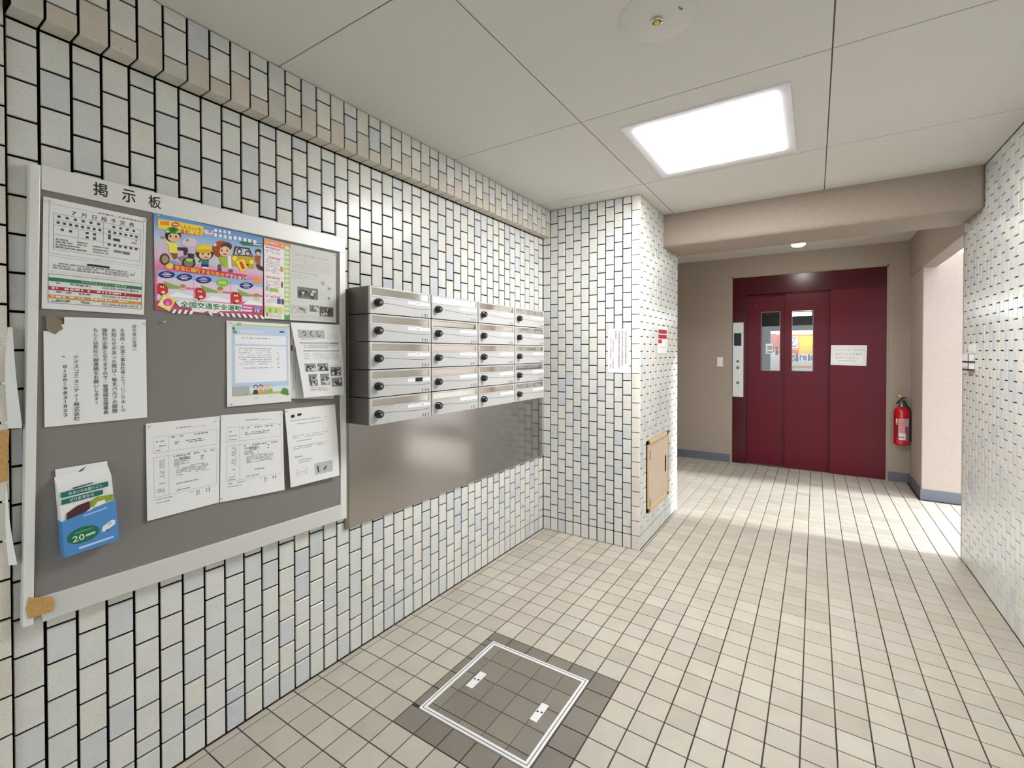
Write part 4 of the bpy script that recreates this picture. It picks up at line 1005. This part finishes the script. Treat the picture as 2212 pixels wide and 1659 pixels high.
# push pins
pinm = MB().lathe([(.0022, 0), (.0016, .004), (.0026, .006), (.0034, .0095), (.0024, .011)], (0, 0, 0), 'x', 12).mesh('push_pin', smooth=50)
for y, z, lab in ((.658, 1.501, 'white push pin alone on the grey felt beneath the traffic poster'), (.388, 1.818, 'clear push pin at top left of the schedule sheet'), (.608, 1.816, 'clear push pin at top right of the schedule sheet'),
                  (.602, 1.492, 'clear push pin at top right of the vertical-text sheet'), (.862, 1.507, 'clear push pin at top left of the blue framed warning'), (1.083, 1.506, 'clear push pin at top right of the blue framed warning'), (.862, 1.213, 'clear push pin at bottom left of the blue framed warning'),
                  (.612, 1.166, 'clear push pin at top left of the nearer tabular document'), (.824, 1.168, 'clear push pin where the two tabular documents meet at the top'), (.826, .880, 'clear push pin where the two tabular documents meet at the bottom'), (1.055, 1.160, 'clear push pin at top right of the farther tabular document'),
                  (1.072, 1.165, 'clear push pin at top left of the lifting sheet'), (1.294, 1.162, 'clear push pin at top right of the lifting sheet'), (1.304, 1.828, 'clear push pin at top right of the grey newsletter'), (1.326, .735, 'clear push pin in the bare lower right corner of the board'), (.642, 1.84, 'clear push pin at top left of the traffic poster')):
    o = put('push_pin', pinm, 'pin' if 'clear' in lab else 'pin', loc=(PX + .003 if 'bare' not in lab and 'alone' not in lab else PX - .002, y, z))
    tag(o, lab, 'push pin', 'push pins on the bulletin board')

# papers tucked behind the near pier, curling out past its edge
s = Sheet((.004, .296, 1.470), (.013, .318, 1.468), (.030, .3305, 1.199), (.004, .296, 1.199), bow=lambda a, b: .010 * a * math.sin(math.pi * min(1, b * 1.1)))
s.build('curled_paper', 'white paper curling out from behind the pier at the left edge', 'paper')
s = Sheet((.004, .296, 1.070), (.010, .304, 1.070), (.024, .3190, .835), (.004, .296, .835), bow=lambda a, b: .008 * a * math.sin(math.pi * b))
s.build('curled_paper', 'lower narrow paper curling out from behind the pier below brown tape', 'paper')
s = Sheet((.0135, .10, 1.196), (.0180, .309, 1.196), (.0175, .304, 1.062), (.0135, .10, 1.03)); s.build('pier_tape', 'wide brown paper tape on the pier at the left edge', 'tape', 'tape')

# ================================================================== stainless sheet and mailboxes
o = MB().box(.001, .012, 1.388, 3.215, .590, 1.690).build('steel_sheet', 'steel', bevel=.001)
rebase(o, (.006, 2.30, .590)); tag(o, 'brushed stainless steel sheet on the wall under the mailboxes', 'steel sheet')
e = MB().box(.001, .0115, 1.370, 1.387, .590, 1.690).build('edge_strip', 'metal_grey', o); e.data.transform(Matrix.Translation(-o.location))
e = MB().box(.001, .0115, 3.216, 3.224, .590, 1.690).build('edge_strip', 'alu_white', o); e.data.transform(Matrix.Translation(-o.location))

BW, BH, BY, BTOP, BD = .3965, .125, 1.386, 1.699, .148  # pitch, row height, left end, top, depth
U0 = .003
def sq(a, b, c_, d_, x0, x1): return MB().box(x0, x1, a, b, c_, d_)
w = BW - .007
pm = {}
pm['body'] = sq(U0, U0 + w, .001, BH - .003, 0, BD - .012).mesh('body', bevel=.001)
ff = MB()
zt0, zt1 = .077, BH - .003                              # upper frame round the flap
fz0, fz1 = .0835, .1145
fy0, fy1 = .014, w - .012
ff.box(BD - .012, BD - .001, U0, U0 + w, fz1, zt1).box(BD - .012, BD - .001, U0, U0 + w, zt0, fz0).box(BD - .012, BD - .001, U0, fy0, fz0, fz1).box(BD - .012, BD - .001, fy1, U0 + w, fz0, fz1)
pm['flap_frame'] = ff.mesh('flap_frame', bevel=.0006)
pm['flap'] = sq(fy0 + .0006, fy1 - .0006, -(fz1 - fz0) + .0012, -.0006, 0, .0015).mesh('flap')
pm['door'] = sq(U0, U0 + w, .0015, zt0 - .001, BD - .012, BD).mesh('door', bevel=.0008)
kp = []
kb = MB()
nk = 20
for h0, h1, ra, rb in ((0, .022, .0195, .0175), (.022, .027, .0155, .014)):
    vs_ = []
    for h_, r_ in ((h0, ra), (h1, rb)):
        for i in range(nk):
            rr = r_ * (1.0 if i % 2 else .88); a_ = 2 * math.pi * i / nk
            vs_.append((h_, rr * math.cos(a_), rr * math.sin(a_)))
    kb.add(vs_, [tuple(range(nk - 1, -1, -1)), tuple(range(nk, 2 * nk))] + [(i, (i + 1) % nk, nk + (i + 1) % nk, nk + i) for i in range(nk)])
pm['dial'] = kb.mesh('dial')
pm['dial_mark'] = MB().lathe([(.007, .0268), (.006, .0285)], (0, 0, 0), 'x', 14).box(.0268, .0282, -.001, .001, .006, .013).mesh('dial_mark')
pm['name_plate'] = sq(.228, w - .006, .0585, .0755, BD - .001, BD + .0012).mesh('name_plate')
gv = MB(); pts = []
for i in range(25):
    f = i / 24; y = .072 + f * (w - .076)
    pts.append((y, .050 - .010 * (1 - math.cos(math.pi * min(1, f * 1.25))) / 1.0 * .5 + .003 * max(0, f - .8) * 5))
for (ya, za), (yb, zb) in zip(pts, pts[1:]):
    gv.add([(BD + .0003, ya, za), (BD + .0003, yb, zb), (BD + .0003, yb, zb + .0021), (BD + .0003, ya, za + .0021)], [(0, 1, 2, 3)])
pm['wave_groove'] = gv.mesh('wave_groove')
pm['shadow_strip'] = sq(U0 + w, BW - .001, .0, BH, 0, BD - .016).mesh('gap_shade')  # solid dark strip; shade between neighbouring boxes put into its colour
rows = [['101', '102', '103', '104'], ['201', '202', '203', '204'], ['205', '301', '302', '303'], ['304', '305', '401', '402'], ['403', '501', '', '']]
tags = {(0, 0): .5, (0, 1): .5, (0, 2): .5, (0, 3): .5, (1, 0): .5, (1, 2): .55, (1, 3): .5, (2, 0): .5, (2, 1): .5, (2, 3): .45, (3, 0): .5, (3, 2): .5, (4, 0): .6, (4, 1): .5}
ajar = {(0, 2): .22, (1, 1): .35, (3, 3): .45}
for r in range(5):
    for c_ in range(4):
        num = rows[r][c_]
        base = V((.0125, BY + c_ * BW, BTOP - (r + 1) * BH))
        rw = ('top row', 'second row from the top', 'middle row', 'second row from the bottom', 'bottom row')[r]
        cw = ('leftmost beside the board', 'second from the left', 'third from the left', 'rightmost beside the pier')[c_]
        lab = 'silver mailbox %sin the %s, %s' % ('numbered ' + num + ' ' if num else '', rw, cw)
        t = empty('mailbox', base, lab, 'mailbox', 'mailboxes on the tiled wall')
        put('body', pm['body'], 'box_body', t)
        put('flap_frame', pm['flap_frame'], 'box_front', t)
        fo = put('flap', pm['flap'], 'chrome', t, loc=(BD - .0045, 0, fz1))
        fo.rotation_euler = (0, ajar.get((r, c_), .035), 0)
        do = put('door', pm['door'], 'box_front', t)
        put('wave_groove', pm['wave_groove'], 'dark_line', do)
        dl = put('dial', pm['dial'], 'black', t, loc=(BD, .044, .050))
        dl.rotation_euler = (random.random() * 6, 0, 0)
        put('dial_mark', pm['dial_mark'], 'metal_grey', dl)
        np2 = put('name_plate', pm['name_plate'], 'plate', t)
        put('gap_shade', pm['shadow_strip'], 'gap', t)
        if (r, c_) in tags:
            f = tags[(r, c_)]; y0 = .228 + f * (w - .234) - .022 + random.uniform(-.006, .006)
            wd = .05 if (r, c_) in ((3, 0), (4, 1)) else .044
            MB().box(BD + .0012, BD + .0018, y0, y0 + wd, .058, .0765).build('name_tag', 'black' if (r, c_) == (3, 0) else 'paper', np2)
            if (r, c_) != (3, 0):
                mk = MB()
                for i in range(2): mk.box(BD + .0018, BD + .002, y0 + .012 + i * .014, y0 + .018 + i * .014, .0635, .071, lin('a8a49c'))
                mk.build('name_mark', 'print', np2)
        if num:
            nb = MB()
            for i, ch in enumerate(num):
                vs_, fs_, xa, xb, ya, yb = glyphs(ch, .03)
                nb.add([(BD + .0004, w - .064 + i * .020 + (x - xa) * .018 + (y - ya) * .004, .0055 + (y - ya) / (yb - ya) * .016) for x, y in vs_], fs_, lin('141418'))
            nb.build('number', 'print', do, label='stamped unit number')

# ================================================================== things on the pier
s = Sheet((.541, Y1 - .002, 1.570), (.702, Y1 - .002, 1.568), (.701, Y1 - .002, 1.252), (.540, Y1 - .002, 1.253))
for i, (xx, t0, t1) in enumerate(((.80, .05, .96), (.64, .05, .96), (.49, .05, .96), (.34, .05, .26), (.23, .24, .55), (.23, .68, .96), (.11, .24, .36), (.11, .42, .74), (.11, .8, .95))):
    s.vlines(xx, t0, xx + .09, t1, 1, 'a08a8e', .8 if i < 4 else .55, (.004, .009))
o = s.build('pier_notice', 'white vertical-text notice on the tiled front of the pier', 'notice')
s = Sheet((PXR + .002, 3.674, 1.604), (PXR + .002, 3.968, 1.610), (PXR + .002, 3.958, 1.392), (PXR + .002, 3.667, 1.393))
s.rect(.08, .12, .92, .27, 'b01c26'); s.rect(.08, .31, .92, .46, 'b01c26'); s.rect(.08, .49, .42, .63, 'b8202c'); s.lines(.2, .77, .85, .81, 1, '8c8c98', .8)
s.build('red_white_sign', 'white card with red blocks on the side of the pier', 'sign')
t = empty('access_door', (PXR, 3.716, .209), 'beige metal access door low on the side of the tiled pier', 'access door')
y0, y1, z0, z1 = AD
part(MB().box(PXR - .03, PXR + .004, y0, y1, z0, z0 + .03).box(PXR - .03, PXR + .004, y0, y1, z1 - .03, z1).box(PXR - .03, PXR + .004, y0, y0 + .022, z0, z1).box(PXR - .03, PXR + .004, y1 - .03, y1, z0, z1), 'frame', 'beige_edge', t, bevel=.002)
dr = part(MB().box(PXR - .02, PXR - .002, y0 + .024, y1 - .032, z0 + .032, z1 - .032), 'door_leaf', 'beige_metal', t, bevel=.002)
subpart(MB().box(PXR - .002, PXR + .004, y1 - .075, y1 - .06, .42, .55), 'slot_handle', 'gap', dr)
for zz in (.26, .62): subpart(MB().lathe([(.006, 0), (.006, .07)], (PXR + .002, y0 + .03, zz - .02), n=10), 'hinge', 'metal_grey', dr)

# ================================================================== lift
YF = 6.513
t = empty('elevator_door', (1.69, YF, 0), 'dark red elevator entrance with two windowed sliding doors', 'elevator')
part(MB().box(.926, 1.082, YF, YF + .13, 0, 2.116), 'jamb', 'red_dark', t, bevel=.002)
part(MB().box(.926, 2.458, YF, YF + .13, 2.116, 2.334), 'header', 'red_dark', t, bevel=.002)
part(MB().box(1.949, 2.458, YF + .002, YF + .05, 0, 2.115), 'fixed_panel', 'red', t, bevel=.002)
part(MB().box(.906, .926, YF - .004, YF + .02, 0, EZ).box(2.458, 2.476, YF - .004, YF + .02, 0, EZ).box(.906, 2.476, YF - .004, YF + .02, 2.334, EZ), 'edge_bead', 'stucco', t)
part(MB().box(1.082, 1.95, YF + .002, YF + .14, -.003, .006), 'sill', 'metal_grey', t)
def lift_leaf(x0, x1, yf, wx0, wx1, wz0, wz1):
    m = MB()
    for a, b, c_, d_ in ((x0, wx0, .008, 2.112), (wx1, x1, .008, 2.112), (wx0, wx1, .008, wz0), (wx0, wx1, wz1, 2.112)):
        m.box(a, b, yf, yf + .025, c_, d_)
    dl = part(m, 'door_leaf', 'red', t)
    subpart(MB().box(wx0, wx1, yf + .010, yf + .014, wz0, wz1), 'window_pane', 'glass', dl)
    f_ = MB()
    for a, b, c_, d_ in ((wx0, wx0 + .006, wz0, wz1), (wx1 - .006, wx1, wz0, wz1), (wx0, wx1, wz0, wz0 + .006), (wx0, wx1, wz1 - .006, wz1)):
        f_.box(a, b, yf - .001, yf + .009, c_, d_)
    subpart(f_, 'window_frame', 'metal_grey', dl)
    return dl
d1 = lift_leaf(1.078, 1.51, YF + .085, 1.239, 1.447, 1.168, 1.900)
subpart(MB().lathe([(.006, 0), (.006, .004)], (1.19, YF + .085, 1.985), 'y', 12), 'key_hole', 'metal_grey', d1)
lift_leaf(1.499, 1.955, YF + .050, 1.569, 1.786, 1.172, 1.895)
# cab seen through the windows
cabm = MB().box(.95, 2.15, 8.0, 8.05, 0, 2.4).box(.90, .95, 6.66, 8.05, 0, 2.4).box(2.15, 2.2, 6.66, 8.05, 0, 2.4).box(.9, 2.2, 6.66, 8.05, 2.3, 2.4).box(.9, 2.2, 6.66, 8.05, -.06, -.01)
part(cabm, 'cab', 'cab', t)
part(MB().box(1.556, 1.768, 6.80, 6.85, 1.852, 1.890), 'cab_lamp', 'cab_lamp', t)
s = Sheet((1.313, 7.02, 1.676), (1.95, 7.02, 1.676), (1.95, 7.02, 1.12), (1.313, 7.02, 1.12))  # coloured panel added inside the cab to stand in for the window view
def R_(x0, z0, x1, z1, c_): s.rect((x0 - 1.313) / .637, (1.676 - z1) / .556, (x1 - 1.313) / .637, (1.676 - z0) / .556, c_)
R_(1.313, 1.12, 1.95, 1.676, 'f4f4f2'); R_(1.385, 1.38, 1.95, 1.625, 'f06a1c'); R_(1.631, 1.375, 1.95, 1.605, 'ffd214'); R_(1.54, 1.45, 1.622, 1.60, 'f2f2fa'); R_(1.313, 1.44, 1.385, 1.64, 'd88a8c'); R_(1.313, 1.40, 1.36, 1.50, 'b8703c')
R_(1.37, 1.36, 1.40, 1.47, '3a342e'); R_(1.60, 1.28, 1.625, 1.38, '3a3a4c'); R_(1.73, 1.29, 1.75, 1.37, '3a3a6c'); R_(1.54, 1.20, 1.95, 1.225, 'e0b078'); R_(1.36, 1.43, 1.95, 1.437, 'f8d8c0')
U_ = lambda x, z: ((x - 1.313) / .637, (1.676 - z) / .556)
s.text('S', U_(1.555, 1.365), U_(1.60, 1.365), .14, '3c4a9c', .02); s.text('re', U_(1.64, 1.36), U_(1.72, 1.36), .12, '5c66b0', .02); s.text('e', U_(1.755, 1.36), U_(1.80, 1.36), .12, '5c66b0', .02); s.text('乙', U_(1.55, 1.59), U_(1.61, 1.59), .22, '5a5a9a', .01)
ob = s.build('cab_backdrop', 'orange yellow and white shop banner standing in for the view in the elevator windows', 'backdrop', printed='printed_picture')
s = Sheet((1.263, 6.98, 1.510), (1.345, 6.98, 1.510), (1.345, 6.98, 1.377), (1.263, 6.98, 1.377)); s.rect(.2, .2, .9, .6, 'b8703c'); s.rect(.15, .75, .9, .9, '55504c')
s.build('cab_card', 'small white card in the left elevator window', 'card')

t = empty('call_panel', (.99, YF, .836), 'tall silver elevator call panel on the red door jamb', 'control panel')
part(MB().box(.931, 1.053, YF - .012, YF + .001, .836, 1.773), 'face_plate', 'alu', t, bevel=.002)
part(MB().box(.945, 1.030, YF - .0135, YF - .0115, 1.48, 1.64), 'display', 'black', t)
for zz in (1.285, 1.205, 1.015):
    bt = part(MB().lathe([(.018, .0115), (.018, .0155), (.015, .017)], (.993, YF, zz), 'y', 20), 'button', 'metal_grey', t, smooth=40)
s = Sheet((1.960, YF - .001, 1.480), (2.288, YF - .001, 1.475), (2.282, YF - .001, 1.246), (1.955, YF - .001, 1.253))
s.frame(.06, .08, .94, .94, 'b8bcc6', .003)
s.text('エレベーター内では', (.12, .17), (.90, .17), .13, '9a9098'); s.text('必ずペットを抱き', (.12, .37), (.88, .37), .13, '9a9098'); s.text('かかえてください。', (.12, .56), (.78, .56), .13, '9a9098'); s.lines(.2, .76, .82, .82, 1, 'a8a4ac', .8)
s.build('elevator_notice', 'white framed notice taped to the red fixed panel of the elevator', 'notice')
t = empty('light_switch', (.78, Y3, 1.216), 'white light switch on the stucco left of the elevator', 'switch')
part(MB().box(.746, .817, Y3 - .008, Y3 + .001, 1.216, 1.336), 'plate', 'white_plastic', t, bevel=.002)
part(MB().box(.768, .795, Y3 - .013, Y3 - .007, 1.25, 1.30), 'rocker', 'white_plastic', t, bevel=.001)

# ================================================================== fire extinguisher
fx, fy = 2.578, 6.412
t = empty('fire_extinguisher', (fx, fy, .415), 'red fire extinguisher hung in the corner right of the elevator', 'fire extinguisher')
part(MB().lathe([(.055, .415), (.066, .425), (.068, .44), (.068, .76), (.064, .785), (.05, .805), (.028, .818), (.024, .822)], (fx, fy, 0), n=32), 'cylinder', 'ext_red', t, smooth=50)
part(MB().lathe([(.026, .818), (.026, .83), (.02, .838), (.02, .858)], (fx, fy, 0), n=20), 'neck', 'metal_grey', t, smooth=40)
lb = MB()
def wrap(a0, a1, za, zb, col, r=.0685, n=10):
    vs_ = []
    for i in range(n + 1):
        a = math.radians(a0 + (a1 - a0) * i / n)
        for z in (za, zb): vs_.append((fx + r * math.sin(a), fy - r * math.cos(a), z))
    lb.add(vs_, [(2 * i, 2 * i + 2, 2 * i + 3, 2 * i + 1) for i in range(n)], lin(col))
wrap(-62, -30, .50, .70, '8a1420'); wrap(-30, 18, .49, .70, 'e8a4ac', .0687); wrap(-26, 22, .475, .545, 'f4ecec', .0689); wrap(-50, -36, .66, .695, 'e8e4e0', .0688); wrap(-50, -36, .63, .66, 'e8a048', .0688)
for k in range(6): wrap(-26, 12, .56 + k * .022, .565 + k * .022, 'c86a76', .0690)
wrap(20, 52, .62, .70, 'b8bcc8', .0688); wrap(24, 58, .45, .615, '7a746c', .0688); wrap(-26, 10, .50, .51, '8a4450', .0691)
part(lb, 'label_band', 'print', t)
lv = part(MB().prism([(fx - .055, fy - .008, .845), (fx - .03, fy - .008, .852), (fx + .012, fy - .008, .905), (fx + .04, fy - .008, .912), (fx + .038, fy - .008, .921), (fx - .0, fy - .008, .918), (fx - .03, fy - .008, .878)], (0, .018, 0)), 'lever', 'rubber', t, bevel=.002)
part(MB().prism([(fx + .0, fy - .008, .885), (fx + .022, fy - .008, .888), (fx + .045, fy - .008, .850), (fx + .045, fy - .008, .83), (fx + .03, fy - .008, .835)], (0, .018, 0)), 'handle', 'rubber', t, bevel=.002)
part(MB().lathe([(.012, .92), (.014, .928), (.012, .944), (.006, .948)], (fx - .015, fy, 0), n=14), 'safety_pin', 'yellow', t, smooth=50)
part(MB().tube([(fx + .03, fy, .842), (fx + .062, fy - .01, .80), (fx + .072, fy - .015, .74), (fx + .073, fy - .015, .60), (fx + .071, fy - .015, .46)], .0085), 'hose', 'rubber', t, smooth=60)
part(MB().box(fx - .02, fx + .02, fy + .062, Y3, .60, .66).box(fx - .02, fx + .02, fy + .02, Y3, .835, .845), 'bracket', 'metal_grey', t)

# ================================================================== floor hatch
t = empty('floor_hatch', (.756, 1.58, 0), 'grey tiled floor hatch in a pale aluminium frame', 'floor hatch')
fwid = .023
m = MB()
for a, b in ((0, fwid), ):
    m.box(HX0, HX1, HY0, HY0 + fwid, -.02, .003).box(HX0, HX1, HY1 - fwid, HY1, -.02, .003).box(HX0, HX0 + fwid, HY0 + fwid, HY1 - fwid, -.02, .003).box(HX1 - fwid, HX1, HY0 + fwid, HY1 - fwid, -.02, .003)
fr_ = part(m, 'frame', 'alu_hatch', t, bevel=.001)
g = MB(); z = .0032; a = .0085; bb_ = .0125
g.box(HX0 + a, HX1 - a, HY0 + a, HY0 + bb_, z - .002, z).box(HX0 + a, HX1 - a, HY1 - bb_, HY1 - a, z - .002, z).box(HX0 + a, HX0 + bb_, HY0 + bb_, HY1 - bb_, z - .002, z).box(HX1 - bb_, HX1 - a, HY0 + bb_, HY1 - bb_, z - .002, z)
subpart(g, 'frame_joint', 'metal_grey', fr_)
part(MB().box(HX0 + fwid, HX1 - fwid, HY0 + fwid, HY1 - fwid, -.02, -.0022), 'lid', 'lid_grout', t)
gx = [HX0 + fwid, .574, .682, .791, .899, HX1 - fwid]; gy = [HY0 + fwid, 1.378, 1.490, 1.603, 1.715, HY1 - fwid]
handles = ((.583, .617, 1.527, 1.631), (.899, .930, 1.519, 1.618))
for a, b in zip(gx, gx[1:]):
    for c_, d_ in zip(gy, gy[1:]):
        hexc = random.choice(['7d766a', '817a6f', '7a7368', '857d71'])
        tw, th = b - a - .003, d_ - c_ - .003
        me = MB().add(tile_verts('Z+', tw, th, .003, .0008), TF, lin(hexc)).mesh('tile')
        put('tile', me, 'floor_tile', t, loc=V(((a + b) / 2, (c_ + d_) / 2, .0004)) - t.location)
for a, b, c_, d_ in handles:
    hp = part(MB().box(a, b, c_, d_, -.001, .0022), 'lift_plate', 'alu_hatch', t, bevel=.0006)
    xm, ym = (a + b) / 2, (c_ + d_) / 2
    subpart(MB().lathe([(.0045, .0022), (.0045, .0027)], (xm - .008, ym, 0), n=10).lathe([(.0045, .0022), (.0045, .0027)], (xm + .008, ym + .003, 0), n=10), 'key_slot', 'gap', hp)

# ================================================================== clear rack on the right wall
rx = W - .001
t = empty('wall_rack', (rx, 4.10, 1.285), 'small clear plastic two-tier rack with white card on the right tiled wall', 'rack')
part(MB().box(rx - .004, rx, 4.02, 4.165, 1.390, 1.448), 'card', 'paper', t)
for z0, z1 in ((1.338, 1.386), (1.288, 1.332)):
    m = MB()
    m.box(rx - .030, rx, 4.04, 4.17, z0, z0 + .004).box(rx - .030, rx - .027, 4.04, 4.17, z0, z1)
    m.box(rx - .030, rx, 4.04, 4.043, z0, z1).box(rx - .030, rx, 4.167, 4.17, z0, z1)
    tr_ = part(m, 'tray', 'clear_tray', t)
    subpart(MB().box(rx - .031, rx - .001, 4.036, 4.172, z0 - .008, z0), 'tray_edge', 'rack_edge', tr_)
